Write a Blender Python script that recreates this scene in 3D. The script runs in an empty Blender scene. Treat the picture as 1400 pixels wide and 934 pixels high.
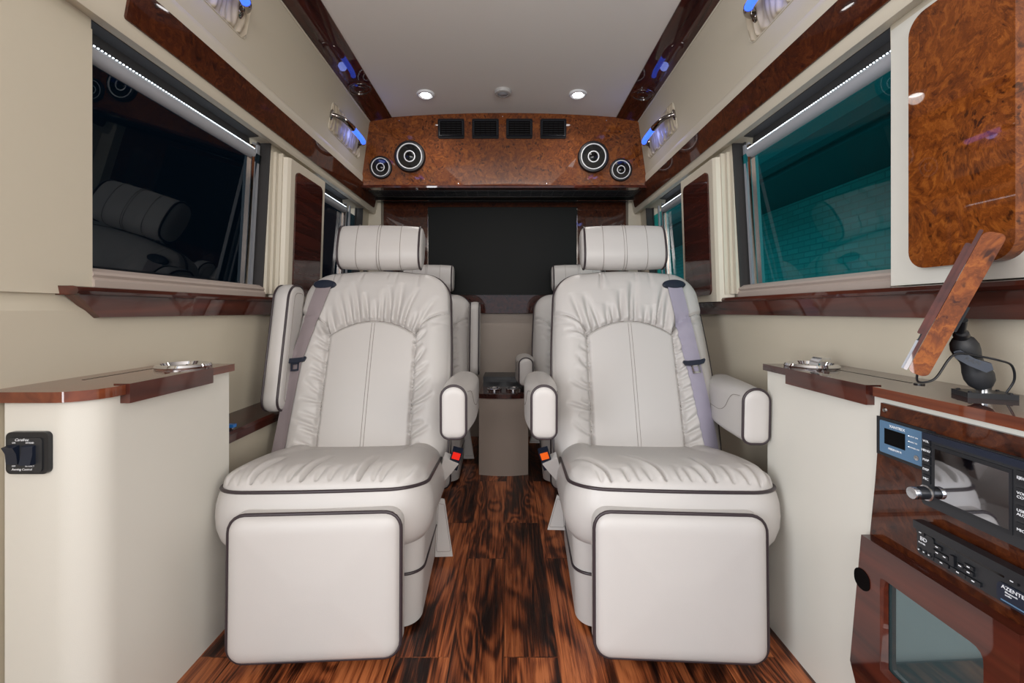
import bpy, bmesh, math, random
import numpy as np
from mathutils import Vector, Matrix

random.seed(7)
PI = math.pi
scene = bpy.context.scene
COL = scene.collection

# ---------------------------------------------------------------- camera, world, lights, exposure
CAMH = 0.80
cam_d = bpy.data.cameras.new('camera')
cam = bpy.data.objects.new('camera', cam_d)
COL.objects.link(cam)
cam.location = (0, 0, CAMH)
cam.rotation_euler = (PI / 2, 0, 0)
cam_d.sensor_width = 36.0
cam_d.lens = 36.0 * 580 / 1400
cam_d.shift_x = 4 / 1400
cam_d.shift_y = -42 / 1400
cam_d.clip_start = 0.02
scene.camera = cam

vs = scene.view_settings
vs.view_transform = 'Standard'
vs.look = 'None'
vs.gamma = 1.0
vs.use_curve_mapping = False
vs.exposure = 0.33

world = bpy.data.worlds.new('world')
scene.world = world
world.use_nodes = True
wb = world.node_tree.nodes['Background']
wb.inputs['Color'].default_value = (0.82, 0.90, 1.0, 1)
wb.inputs['Strength'].default_value = 0.6


def area(name, loc, rot, sx, sy, power, color):
    l = bpy.data.lights.new(name, 'AREA')
    l.shape = 'RECTANGLE'
    l.size, l.size_y = sx, sy
    l.energy = power
    l.color = color
    o = bpy.data.objects.new(name, l)
    o.location = loc
    o.rotation_euler = rot
    COL.objects.link(o)
    return o


# daylight through the windshield (behind the camera) and through the gap where the side wall is cut off (behind, left)
area('windshield_daylight', (0.0, -1.80, 1.45), (math.radians(107), 0, 0), 1.7, 0.75, 31, (1.0, 0.95, 0.91))
area('side_gap_daylight', (-1.30, -0.40, 1.0), (math.radians(108), 0, math.radians(-66)), 0.9, 1.4, 40, (0.93, 0.96, 1.0))
area('left_wall_fill', (1.30, -0.80, 1.1), (math.radians(108), 0, math.radians(66)), 0.8, 1.0, 19, (1.0, 0.95, 0.88))  # added fill lamp to brighten the left wall; no cab door is built


# ---------------------------------------------------------------- materials
def newmat(name):
    m = bpy.data.materials.new(name)
    m.use_nodes = True
    nt = m.node_tree
    return m, nt, nt.nodes['Principled BSDF']


def N(nt, t, **kw):
    n = nt.nodes.new(t)
    for k, v in kw.items():
        if k in n.inputs:
            n.inputs[k].default_value = v
        else:
            setattr(n, k, v)
    return n


def L(nt, a, b):
    nt.links.new(a, b)


def plain(name, col, rough=0.5, metal=0.0, coat=0.0, spec=0.5, bump=0, bscale=400, sheen=0):
    m, nt, b = newmat(name)
    b.inputs['Base Color'].default_value = (*col, 1)
    b.inputs['Roughness'].default_value = rough
    b.inputs['Metallic'].default_value = metal
    b.inputs['Coat Weight'].default_value = coat
    b.inputs['Coat Roughness'].default_value = 0.04
    b.inputs['Specular IOR Level'].default_value = spec
    if sheen:
        b.inputs['Sheen Weight'].default_value = sheen
    tc = N(nt, 'ShaderNodeTexCoord')
    n = N(nt, 'ShaderNodeTexNoise', Scale=bscale, Detail=3.0)
    L(nt, tc.outputs['Object'], n.inputs['Vector'])
    if bump:
        bp = N(nt, 'ShaderNodeBump', Strength=bump, Distance=0.0006)
        L(nt, n.outputs['Fac'], bp.inputs['Height'])
        L(nt, bp.outputs['Normal'], b.inputs['Normal'])
    else:
        r = N(nt, 'ShaderNodeMapRange')
        r.inputs['To Min'].default_value = max(0.0, rough - 0.02)
        r.inputs['To Max'].default_value = rough + 0.02
        L(nt, n.outputs['Fac'], r.inputs['Value'])
        L(nt, r.outputs['Result'], b.inputs['Roughness'])
    return m


def emit(name, col, strength):
    m, nt, b = newmat(name)
    b.inputs['Base Color'].default_value = (*col, 1)
    b.inputs['Emission Color'].default_value = (*col, 1)
    b.inputs['Emission Strength'].default_value = strength
    return m


def ramp(nt, stops):
    r = N(nt, 'ShaderNodeValToRGB')
    e = r.color_ramp.elements
    while len(e) > 1:
        e.remove(e[-1])
    e[0].position = stops[0][0]
    e[0].color = (*stops[0][1], 1)
    for p, c in stops[1:]:
        x = e.new(p)
        x.color = (*c, 1)
    return r


def burl(name, dark, mid, light, scale=1.0, knots=0.85):
    m, nt, b = newmat(name)
    tc = N(nt, 'ShaderNodeTexCoord')
    mp = N(nt, 'ShaderNodeMapping')
    mp.inputs['Scale'].default_value = (scale, scale, scale)
    L(nt, tc.outputs['Object'], mp.inputs['Vector'])
    n1 = N(nt, 'ShaderNodeTexNoise', Scale=7.0, Detail=5.0, Roughness=0.6, Distortion=1.6)
    L(nt, mp.outputs['Vector'], n1.inputs['Vector'])
    ad = N(nt, 'ShaderNodeVectorMath', operation='SCALE')
    ad.inputs['Scale'].default_value = 0.10
    L(nt, n1.outputs['Color'], ad.inputs[0])
    a2 = N(nt, 'ShaderNodeVectorMath', operation='ADD')
    L(nt, mp.outputs['Vector'], a2.inputs[0])
    L(nt, ad.outputs['Vector'], a2.inputs[1])
    n2 = N(nt, 'ShaderNodeTexNoise', Scale=26.0, Detail=7.0, Roughness=0.65, Distortion=2.2)
    L(nt, a2.outputs['Vector'], n2.inputs['Vector'])
    r1 = ramp(nt, [(0.30, dark), (0.50, mid), (0.72, light)])
    L(nt, n2.outputs['Fac'], r1.inputs['Fac'])
    # eyes of the burl, in clusters
    vo = N(nt, 'ShaderNodeTexVoronoi', Scale=46.0)
    L(nt, a2.outputs['Vector'], vo.inputs['Vector'])
    r2 = ramp(nt, [(0.0, (0, 0, 0)), (0.16, (0, 0, 0)), (0.34, (1, 1, 1))])
    L(nt, vo.outputs['Distance'], r2.inputs['Fac'])
    n3 = N(nt, 'ShaderNodeTexNoise', Scale=9.0, Detail=2.0)
    L(nt, mp.outputs['Vector'], n3.inputs['Vector'])
    r3 = ramp(nt, [(0.46, (1, 1, 1)), (0.56, (0, 0, 0))])
    L(nt, n3.outputs['Fac'], r3.inputs['Fac'])
    mx = N(nt, 'ShaderNodeMath', operation='MAXIMUM')
    L(nt, r2.outputs['Color'], mx.inputs[0])
    L(nt, r3.outputs['Color'], mx.inputs[1])
    iv = N(nt, 'ShaderNodeMath', operation='SUBTRACT')
    iv.inputs[0].default_value = 1.0
    L(nt, mx.outputs[0], iv.inputs[1])
    ml = N(nt, 'ShaderNodeMath', operation='MULTIPLY')
    ml.inputs[1].default_value = knots
    L(nt, iv.outputs[0], ml.inputs[0])
    mix = N(nt, 'ShaderNodeMix', data_type='RGBA')
    L(nt, ml.outputs[0], mix.inputs['Factor'])
    L(nt, r1.outputs['Color'], mix.inputs[6])
    mix.inputs[7].default_value = (dark[0] * 0.35, dark[1] * 0.3, dark[2] * 0.3, 1)
    L(nt, mix.outputs[2], b.inputs['Base Color'])
    b.inputs['Roughness'].default_value = 0.5
    b.inputs['Specular IOR Level'].default_value = 0.1
    b.inputs['Coat Weight'].default_value = 0.75
    b.inputs['Coat Roughness'].default_value = 0.02
    b.inputs['Coat IOR'].default_value = 1.5
    return m


def grainwood(name, dark, light, axis=1, scale=1.0):
    m, nt, b = newmat(name)
    tc = N(nt, 'ShaderNodeTexCoord')
    mp = N(nt, 'ShaderNodeMapping')
    s = [40 * scale] * 3
    s[axis] = 3 * scale
    mp.inputs['Scale'].default_value = s
    L(nt, tc.outputs['Object'], mp.inputs['Vector'])
    n = N(nt, 'ShaderNodeTexNoise', Scale=1.0, Detail=4.0, Distortion=0.8)
    L(nt, mp.outputs['Vector'], n.inputs['Vector'])
    r = ramp(nt, [(0.3, dark), (0.7, light)])
    L(nt, n.outputs['Fac'], r.inputs['Fac'])
    L(nt, r.outputs['Color'], b.inputs['Base Color'])
    b.inputs['Roughness'].default_value = 0.5
    b.inputs['Specular IOR Level'].default_value = 0.1
    b.inputs['Coat Weight'].default_value = 1.0
    b.inputs['Coat Roughness'].default_value = 0.025
    b.inputs['Coat IOR'].default_value = 1.6
    return m


def floor_mat():
    m, nt, b = newmat('walnut_planks')
    tc = N(nt, 'ShaderNodeTexCoord')
    mp = N(nt, 'ShaderNodeMapping')
    mp.inputs['Rotation'].default_value = (0, 0, PI / 2)
    mp.inputs['Location'].default_value = (0.13, 0.012, 0)
    L(nt, tc.outputs['Object'], mp.inputs['Vector'])
    br = N(nt, 'ShaderNodeTexBrick')
    br.offset = 0.37
    br.inputs['Scale'].default_value = 1.0
    br.inputs['Brick Width'].default_value = 0.62
    br.inputs['Row Height'].default_value = 0.125
    br.inputs['Mortar Size'].default_value = 0.0012
    br.inputs['Mortar Smooth'].default_value = 0.1
    br.inputs['Bias'].default_value = 0.0
    br.inputs['Color1'].default_value = (0.15, 0.15, 0.15, 1)
    br.inputs['Color2'].default_value = (0.9, 0.9, 0.9, 1)
    br.inputs['Mortar'].default_value = (0.0, 0.0, 0.0, 1)
    L(nt, mp.outputs['Vector'], br.inputs['Vector'])
    # per plank offset of the grain
    sep = N(nt, 'ShaderNodeSeparateXYZ')
    L(nt, tc.outputs['Object'], sep.inputs[0])
    rw = N(nt, 'ShaderNodeMath', operation='MULTIPLY')
    rw.inputs[1].default_value = 7.3
    L(nt, br.outputs['Color'], rw.inputs[0])
    cmb = N(nt, 'ShaderNodeCombineXYZ')
    L(nt, rw.outputs[0], cmb.inputs['Z'])
    ad = N(nt, 'ShaderNodeVectorMath', operation='ADD')
    L(nt, tc.outputs['Object'], ad.inputs[0])
    L(nt, cmb.outputs[0], ad.inputs[1])
    # large swirls (knots) bend the grain
    mpa = N(nt, 'ShaderNodeMapping')
    mpa.inputs['Scale'].default_value = (8, 1.7, 1)
    L(nt, ad.outputs['Vector'], mpa.inputs['Vector'])
    big = N(nt, 'ShaderNodeTexNoise', Scale=1.0, Detail=2.0, Roughness=0.5, Distortion=0.6)
    L(nt, mpa.outputs['Vector'], big.inputs['Vector'])
    rings = N(nt, 'ShaderNodeMath', operation='MULTIPLY')
    rings.inputs[1].default_value = 70.0
    L(nt, big.outputs['Fac'], rings.inputs[0])
    sn = N(nt, 'ShaderNodeMath', operation='SINE')
    L(nt, rings.outputs[0], sn.inputs[0])
    mpb = N(nt, 'ShaderNodeMapping')
    mpb.inputs['Scale'].default_value = (150, 4, 1)
    L(nt, ad.outputs['Vector'], mpb.inputs['Vector'])
    fine = N(nt, 'ShaderNodeTexNoise', Scale=1.0, Detail=5.0, Roughness=0.7, Distortion=1.0)
    L(nt, mpb.outputs['Vector'], fine.inputs['Vector'])
    mr = N(nt, 'ShaderNodeMapRange')
    mr.inputs['From Min'].default_value = -1
    mr.inputs['From Max'].default_value = 1
    mr.inputs['To Min'].default_value = -0.085
    mr.inputs['To Max'].default_value = 0.085
    L(nt, sn.outputs[0], mr.inputs['Value'])
    s1 = N(nt, 'ShaderNodeMath', operation='ADD')
    L(nt, fine.outputs['Fac'], s1.inputs[0])
    L(nt, mr.outputs['Result'], s1.inputs[1])
    mpc = N(nt, 'ShaderNodeMapping')
    mpc.inputs['Scale'].default_value = (14, 1.6, 1)
    L(nt, ad.outputs['Vector'], mpc.inputs['Vector'])
    patch = N(nt, 'ShaderNodeTexNoise', Scale=1.0, Detail=2.0)
    L(nt, mpc.outputs['Vector'], patch.inputs['Vector'])
    s2 = N(nt, 'ShaderNodeMath', operation='ADD')
    L(nt, s1.outputs[0], s2.inputs[0])
    pm = N(nt, 'ShaderNodeMapRange')
    pm.inputs['From Min'].default_value = 0.3
    pm.inputs['From Max'].default_value = 0.7
    pm.inputs['To Min'].default_value = -0.22
    pm.inputs['To Max'].default_value = 0.22
    L(nt, patch.outputs['Fac'], pm.inputs['Value'])
    L(nt, pm.outputs['Result'], s2.inputs[1])
    r = ramp(nt, [(0.30, (0.010, 0.003, 0.002)), (0.44, (0.07, 0.018, 0.007)), (0.56, (0.25, 0.062, 0.020)), (0.78, (0.58, 0.18, 0.06))])
    L(nt, s2.outputs[0], r.inputs['Fac'])
    hm = N(nt, 'ShaderNodeMix', data_type='RGBA', blend_type='MULTIPLY')
    hm.inputs['Factor'].default_value = 0.45
    L(nt, r.outputs['Color'], hm.inputs[6])
    L(nt, br.outputs['Color'], hm.inputs[7])
    L(nt, hm.outputs[2], b.inputs['Base Color'])
    b.inputs['Roughness'].default_value = 0.33
    bp = N(nt, 'ShaderNodeBump', Strength=0.5, Distance=0.0015)
    L(nt, s1.outputs[0], bp.inputs['Height'])
    L(nt, bp.outputs['Normal'], b.inputs['Normal'])
    return m


def glass_mat(name, tint, refl=0.06):
    m, nt, b = newmat(name)
    nt.nodes.remove(b)
    out = nt.nodes['Material Output']
    tr = N(nt, 'ShaderNodeBsdfTransparent', Color=(*tint, 1))
    gl = N(nt, 'ShaderNodeBsdfGlossy', Color=(0.9, 0.95, 1, 1), Roughness=0.0)
    fr = N(nt, 'ShaderNodeFresnel', IOR=1.45)
    mx = N(nt, 'ShaderNodeMixShader')
    ge = N(nt, 'ShaderNodeNewGeometry')
    sb = N(nt, 'ShaderNodeMath', operation='SUBTRACT')
    sb.inputs[0].default_value = 1.0
    L(nt, ge.outputs['Backfacing'], sb.inputs[1])
    mu = N(nt, 'ShaderNodeMath', operation='MULTIPLY')
    L(nt, fr.outputs[0], mu.inputs[0])
    L(nt, sb.outputs[0], mu.inputs[1])
    L(nt, mu.outputs[0], mx.inputs[0])
    L(nt, tr.outputs[0], mx.inputs[1])
    L(nt, gl.outputs[0], mx.inputs[2])
    L(nt, mx.outputs[0], out.inputs['Surface'])
    return m


M = {}
M['leather'] = plain('cream_leather', (0.535, 0.51, 0.49), 0.42, bump=0.25, bscale=900)
M['piping'] = plain('dark_piping', (0.035, 0.024, 0.028), 0.38)
M['stitch'] = plain('shaded_stitch', (0.26, 0.23, 0.21), 0.7)  # thread darkened to stand in for the shade in the seam grooves
M['vinyl'] = plain('wall_vinyl', (0.54, 0.485, 0.385), 0.55, bump=0.25, bscale=700)
M['vinyl_rail'] = plain('rail_vinyl', (0.59, 0.535, 0.435), 0.42, bump=0.15, bscale=700)
M['headliner'] = plain('headliner', (0.76, 0.72, 0.68), 0.85, bump=0.3, bscale=900)
M['cab'] = plain('cabinet_vinyl', (0.66, 0.64, 0.58), 0.45, bump=0.2, bscale=700)
M['burl'] = burl('burl_veneer', (0.05, 0.010, 0.002), (0.155, 0.038, 0.005), (0.30, 0.088, 0.012))
M['burl_dark'] = burl('burl_rail', (0.018, 0.004, 0.002), (0.052, 0.011, 0.003), (0.10, 0.025, 0.006), 0.9)
M['mahog'] = grainwood('mahogany_lacquer', (0.018, 0.003, 0.002), (0.065, 0.011, 0.006))
M['mahog_red'] = grainwood('red_mahogany_lacquer', (0.030, 0.006, 0.004), (0.105, 0.021, 0.010), 1, 0.6)
M['mahog_lit'] = grainwood('lit_mahogany_lacquer', (0.07, 0.014, 0.006), (0.20, 0.050, 0.018), 1, 0.7)  # mahogany with the light on the tops put into its colour
M['touch'] = plain('touch_screen', (0.40, 0.41, 0.44), 0.03, metal=1)
M['floor'] = floor_mat()
M['black'] = plain('black_plastic', (0.012, 0.013, 0.016), 0.35)
M['black_sat'] = plain('satin_black', (0.02, 0.021, 0.024), 0.5)
M['vent'] = plain('vent_black', (0.006, 0.006, 0.008), 0.5, spec=0.15)
M['flat_dark'] = plain('flat_black', (0.004, 0.003, 0.003), 0.9, spec=0.05)
M['navy'] = plain('navy_plastic', (0.008, 0.013, 0.028), 0.35)
M['gloss'] = plain('gloss_black', (0.003, 0.003, 0.0035), 0.06)
M['tv'] = plain('tv_screen', (0.008, 0.009, 0.009), 0.45, spec=0.12)
M['chrome'] = plain('chrome', (0.72, 0.72, 0.74), 0.08, metal=1)
M['darkchrome'] = plain('dark_chrome', (0.36, 0.33, 0.31), 0.1, metal=1)
M['steel'] = plain('satin_steel', (0.62, 0.63, 0.66), 0.25, metal=1)
M['silver'] = plain('silver_ring', (0.75, 0.76, 0.78), 0.35)
M['belt'] = plain('belt_webbing', (0.27, 0.225, 0.235), 0.6, bump=0.4, bscale=500)
M['belt2'] = plain('belt_webbing_blue', (0.31, 0.285, 0.36), 0.6, bump=0.4, bscale=500)
M['red'] = emit('red_button', (0.85, 0.02, 0.01), 0.25)
M['orange'] = emit('orange_button', (0.9, 0.13, 0.01), 0.2)
M['tube'] = plain('blind_fabric', (0.33, 0.34, 0.37), 0.5)
M['blind'] = plain('blind_stack', (0.40, 0.33, 0.29), 0.6)
M['reveal'] = plain('dark_reveal', (0.03, 0.028, 0.028), 0.6)
M['led'] = emit('led_strip', (0.80, 0.92, 1.0), 4)
M['lamp'] = emit('downlight_lens', (1.0, 0.98, 0.95), 14)
M['blue'] = emit('blue_tube', (0.04, 0.13, 1.0), 1.5)
M['shirr'] = plain('shirred_fabric', (0.48, 0.41, 0.31), 0.4)
M['bluegrey'] = plain('steel_blue_panel', (0.085, 0.17, 0.28), 0.4)
M['white'] = plain('white_print', (0.8, 0.82, 0.85), 0.5)
M['ceilplastic'] = plain('grey_plastic', (0.45, 0.44, 0.43), 0.4)
M['consolev'] = plain('console_vinyl', (0.40, 0.335, 0.285), 0.5, bump=0.2, bscale=700)
M['blueplug'] = plain('blue_plastic', (0.02, 0.16, 0.5), 0.35)
M['glassL'] = glass_mat('tinted_glass', (0.13, 0.22, 0.27))
M['glassR'] = glass_mat('teal_glass', (0.15, 0.72, 0.73))
M['glassM'] = plain('smoked_door_glass', (0.15, 0.235, 0.25), 0.03, metal=0.75, coat=1)
M['concrete'] = plain('concrete', (0.6, 0.58, 0.55), 0.9)
M['garage'] = plain('garage_wall', (0.06, 0.07, 0.09), 0.8)
M['gutter'] = plain('gutter_paint', (0.10, 0.12, 0.13), 0.6)


def brickmat():
    m, nt, b = newmat('outside_brick')
    tc = N(nt, 'ShaderNodeTexCoord')
    mp = N(nt, 'ShaderNodeMapping')
    mp.inputs['Rotation'].default_value = (PI / 2, 0, PI / 2)
    L(nt, tc.outputs['Object'], mp.inputs['Vector'])
    sx = N(nt, 'ShaderNodeSeparateXYZ')
    L(nt, tc.outputs['Object'], sx.inputs[0])
    cb = N(nt, 'ShaderNodeCombineXYZ')
    L(nt, sx.outputs['Y'], cb.inputs['X'])
    L(nt, sx.outputs['Z'], cb.inputs['Y'])
    br = N(nt, 'ShaderNodeTexBrick')
    br.inputs['Scale'].default_value = 1.0
    br.inputs['Brick Width'].default_value = 0.22
    br.inputs['Row Height'].default_value = 0.075
    br.inputs['Mortar Size'].default_value = 0.008
    br.inputs['Color1'].default_value = (0.62, 0.62, 0.60, 1)
    br.inputs['Color2'].default_value = (0.50, 0.52, 0.50, 1)
    br.inputs['Mortar'].default_value = (0.40, 0.41, 0.41, 1)
    L(nt, cb.outputs[0], br.inputs['Vector'])
    L(nt, br.outputs['Color'], b.inputs['Base Color'])
    b.inputs['Roughness'].default_value = 0.9
    return m


M['brick'] = brickmat()


# ---------------------------------------------------------------- object helpers
def tag(o, label=None, cat=None, group=None, kind=None):
    if label:
        o['label'] = label
    if cat:
        o['category'] = cat
    if group:
        o['group'] = group
    if kind:
        o['kind'] = kind
    return o


ROOTM = {}


def thing(name, label, cat, loc=(0, 0, 0), rotz=0, group=None, scale=None, local=False, kind=None):
    """Empty at the base. local=True: children are given in its own frame; else in world metres."""
    o = bpy.data.objects.new(name, None)
    o.empty_display_size = 0.05
    COL.objects.link(o)
    o.location = loc
    o.rotation_euler = (0, 0, rotz)
    if scale:
        o.scale = scale
    tag(o, label, cat, group, kind)
    ROOTM[o.name] = None if local else Matrix.Translation(Vector(loc)).inverted()
    return o


def link(name, me, mat, parent=None, smooth=True, angle=None):
    o = bpy.data.objects.new(name, me)
    COL.objects.link(o)
    if mat is not None:
        me.materials.append(mat)
    if parent is not None:
        o.parent = parent
        im = ROOTM.get(parent.name)
        if im is not None:
            o.matrix_parent_inverse = im
    if smooth:
        me.polygons.foreach_set('use_smooth', [True] * len(me.polygons))
        if angle is not None:
            me.set_sharp_from_angle(angle=math.radians(angle))
    return o


def from_arrays(name, verts, faces, mat, parent=None, smooth=True, angle=None):
    me = bpy.data.meshes.new(name)
    me.from_pydata([tuple(v) for v in verts], [], faces)
    me.validate()
    me.update()
    bm = bmesh.new()
    bm.from_mesh(me)
    bmesh.ops.recalc_face_normals(bm, faces=bm.faces)
    bm.to_mesh(me)
    bm.free()
    return link(name, me, mat, parent, smooth, angle)


def bm_obj(name, bm, mat, parent=None, bevel=0, seg=2, angle=30, smooth=True):
    if bevel:
        es = [e for e in bm.edges if len(e.link_faces) == 2 and e.calc_face_angle(0) > 0.5]
        bmesh.ops.bevel(bm, geom=es, offset=bevel, segments=seg, profile=0.6, affect='EDGES', clamp_overlap=True)
    bmesh.ops.recalc_face_normals(bm, faces=bm.faces)
    me = bpy.data.meshes.new(name)
    bm.to_mesh(me)
    bm.free()
    return link(name, me, mat, parent, smooth, angle)


def add_box(bm, x0, x1, y0, y1, z0, z1, mtx=None):
    vs_ = [bm.verts.new(Vector((x, y, z))) for x in (x0, x1) for y in (y0, y1) for z in (z0, z1)]
    if mtx is not None:
        for v in vs_:
            v.co = mtx @ v.co
    for f in ((0, 1, 3, 2), (4, 6, 7, 5), (0, 4, 5, 1), (2, 3, 7, 6), (0, 2, 6, 4), (1, 5, 7, 3)):
        bm.faces.new([vs_[i] for i in f])


def box(name, x0, x1, y0, y1, z0, z1, mat, parent=None, bevel=0, seg=2, mtx=None):
    bm = bmesh.new()
    add_box(bm, min(x0, x1), max(x0, x1), min(y0, y1), max(y0, y1), min(z0, z1), max(z0, z1), mtx)
    return bm_obj(name, bm, mat, parent, bevel, seg)


def add_prism(bm, poly, f0, f1):
    """poly: list of 2d; f0,f1 map (a,b)->3d at both ends"""
    a = [bm.verts.new(f0(*p)) for p in poly]
    b = [bm.verts.new(f1(*p)) for p in poly]
    n = len(poly)
    for i in range(n):
        bm.faces.new((a[i], a[(i + 1) % n], b[(i + 1) % n], b[i]))
    bm.faces.new(a[::-1])
    bm.faces.new(b)


def prism(name, poly, f0, f1, mat, parent=None, bevel=0, seg=2, angle=30):
    bm = bmesh.new()
    add_prism(bm, poly, f0, f1)
    return bm_obj(name, bm, mat, parent, bevel, seg, angle)


def prism_y(name, poly, y0, y1, mat, parent=None, bevel=0, seg=2, angle=30):
    return prism(name, poly, lambda a, b: (a, y0, b), lambda a, b: (a, y1, b), mat, parent, bevel, seg, angle)


def prism_x(name, poly, x0, x1, mat, parent=None, bevel=0, seg=2):
    return prism(name, poly, lambda a, b: (x0, a, b), lambda a, b: (x1, a, b), mat, parent, bevel, seg)


def rrect(x0, x1, y0, y1, r, n=6):
    if not isinstance(r, (tuple, list)):
        r = (r,) * 4
    pts = []
    cs = [(x1, y0, -90, r[1]), (x1, y1, 0, r[2]), (x0, y1, 90, r[3]), (x0, y0, 180, r[0])]
    for cx, cy, a0, rr in cs:
        mx = cx - rr if cx == x1 else cx + rr
        my = cy - rr if cy == y1 else cy + rr
        if rr <= 1e-6:
            pts.append((cx, cy))
            continue
        for i in range(n + 1):
            a = math.radians(a0 + 90 * i / n)
            pts.append((mx + rr * math.cos(a), my + rr * math.sin(a)))
    return pts


def tube(name, pts, r, mat, parent=None, closed=False, n=8, rfun=None, flat=1.0):
    P = [Vector(p) for p in pts]
    m = len(P)
    verts, faces = [], []
    T = []
    for i in range(m):
        a = P[(i - 1) % m] if (closed or i > 0) else P[i]
        b = P[(i + 1) % m] if (closed or i < m - 1) else P[i]
        t = (b - a)
        T.append(t.normalized() if t.length > 1e-9 else Vector((0, 0, 1)))
    up = Vector((0, 0, 1)) if abs(T[0].z) < 0.9 else Vector((1, 0, 0))
    nrm = (up - T[0] * up.dot(T[0])).normalized()
    for i in range(m):
        nrm = nrm - T[i] * nrm.dot(T[i])
        nrm.normalize()
        bn = T[i].cross(nrm)
        rr = rfun(i / (m - 1)) if rfun else r
        for k in range(n):
            a = 2 * PI * k / n
            verts.append(P[i] + nrm * math.cos(a) * rr * flat + bn * math.sin(a) * rr)
    rng = m if closed else m - 1
    for i in range(rng):
        j = (i + 1) % m
        for k in range(n):
            k2 = (k + 1) % n
            faces.append((i * n + k, i * n + k2, j * n + k2, j * n + k))
    if not closed:
        faces.append(tuple(range(n))[::-1])
        faces.append(tuple((m - 1) * n + k for k in range(n)))
    return from_arrays(name, verts, faces, mat, parent, True, 50)


def lathe(name, prof, origin, axis, mat, parent=None, n=40, angle=35, sx=1.0, sy=1.0):
    """prof: (r, h) list, along axis from origin"""
    ax = Vector(axis).normalized()
    up = Vector((0, 0, 1)) if abs(ax.z) < 0.9 else Vector((0, 1, 0))
    u = ax.cross(up).normalized()
    w = u.cross(ax)
    verts, faces = [], []
    O = Vector(origin)
    for r, h in prof:
        for k in range(n):
            a = 2 * PI * k / n
            verts.append(O + ax * h + u * math.cos(a) * r * sx + w * math.sin(a) * r * sy)
    m = len(prof)
    for i in range(m - 1):
        for k in range(n):
            k2 = (k + 1) % n
            faces.append((i * n + k, i * n + k2, (i + 1) * n + k2, (i + 1) * n + k))
    faces.append(tuple(range(n))[::-1])
    faces.append(tuple((m - 1) * n + k for k in range(n)))
    return from_arrays(name, verts, faces, mat, parent, True, angle)


def text(name, body, size, mtx, mat, parent=None, extrude=0.0002, align='LEFT', shear=0, width=1.0):
    c = bpy.data.curves.new(name, 'FONT')
    c.body = body
    c.size = size
    c.extrude = extrude
    c.align_x = align
    c.align_y = 'CENTER'
    c.shear = shear
    c.resolution_u = 2
    o = bpy.data.objects.new(name, c)
    COL.objects.link(o)
    dg = bpy.context.evaluated_depsgraph_get()
    me = bpy.data.meshes.new_from_object(o.evaluated_get(dg))
    bpy.data.objects.remove(o)
    me.transform(mtx @ Matrix.Diagonal((width, 1, 1, 1)))
    return link(name, me, mat, parent, False)


def frame(origin, xd, yd):
    x = Vector(xd).normalized()
    y = Vector(yd).normalized()
    z = x.cross(y)
    m = Matrix((x, y, z)).transposed().to_4x4()
    m.translation = Vector(origin)
    return m


# ---------------------------------------------------------------- upholstered pads
def resample(poly, n):
    """open polyline -> n+1 evenly spaced points"""
    p = np.asarray(poly, float)
    s = np.concatenate([[0], np.cumsum(np.hypot(*np.diff(p, axis=0).T))])
    t = np.linspace(0, s[-1], n + 1)
    return np.stack([np.interp(t, s, p[:, 0]), np.interp(t, s, p[:, 1])], 1)


def coons(outline, nu, nv, ease=0.5):
    """outline: closed ccw list of 2d. returns grid [nv+1, nu+1, 2]"""
    p = np.asarray(outline, float)
    c = (p.max(0) + p.min(0)) / 2
    h = (p.max(0) - p.min(0)) / 2
    q = (p - c) / h
    idx = [int(np.argmax(q @ np.array(d))) for d in ((-1, -1), (1, -1), (1, 1), (-1, 1))]

    def seg(i, j):
        if j <= i:
            return np.concatenate([p[i:], p[:j + 1]])
        return p[i:j + 1]

    B = resample(seg(idx[0], idx[1]), nu)
    R = resample(seg(idx[1], idx[2]), nv)
    Tt = resample(seg(idx[2], idx[3]), nu)[::-1]
    Lf = resample(seg(idx[3], idx[0]), nv)[::-1]
    u = np.linspace(0, 1, nu + 1)[None, :, None]
    v = np.linspace(0, 1, nv + 1)[:, None, None]
    G = ((1 - v) * B[None] + v * Tt[None] + (1 - u) * Lf[:, None] + u * R[:, None]
         - ((1 - u) * (1 - v) * B[0] + u * (1 - v) * B[-1] + (1 - u) * v * Tt[0] + u * v * Tt[-1]))
    return G


def edist(P, outline):
    """distance of points to the closed outline"""
    a = np.asarray(outline, float)
    b = np.roll(a, -1, 0)
    ab = b - a
    l2 = (ab ** 2).sum(1) + 1e-12
    out = np.full(len(P), 1e9)
    for i in range(0, len(P), 4000):
        q = P[i:i + 4000, None, :] - a[None]
        t = np.clip((q * ab).sum(2) / l2, 0, 1)
        d = q - t[..., None] * ab
        out[i:i + 4000] = np.sqrt((d ** 2).sum(2).min(1))
    return out


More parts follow.
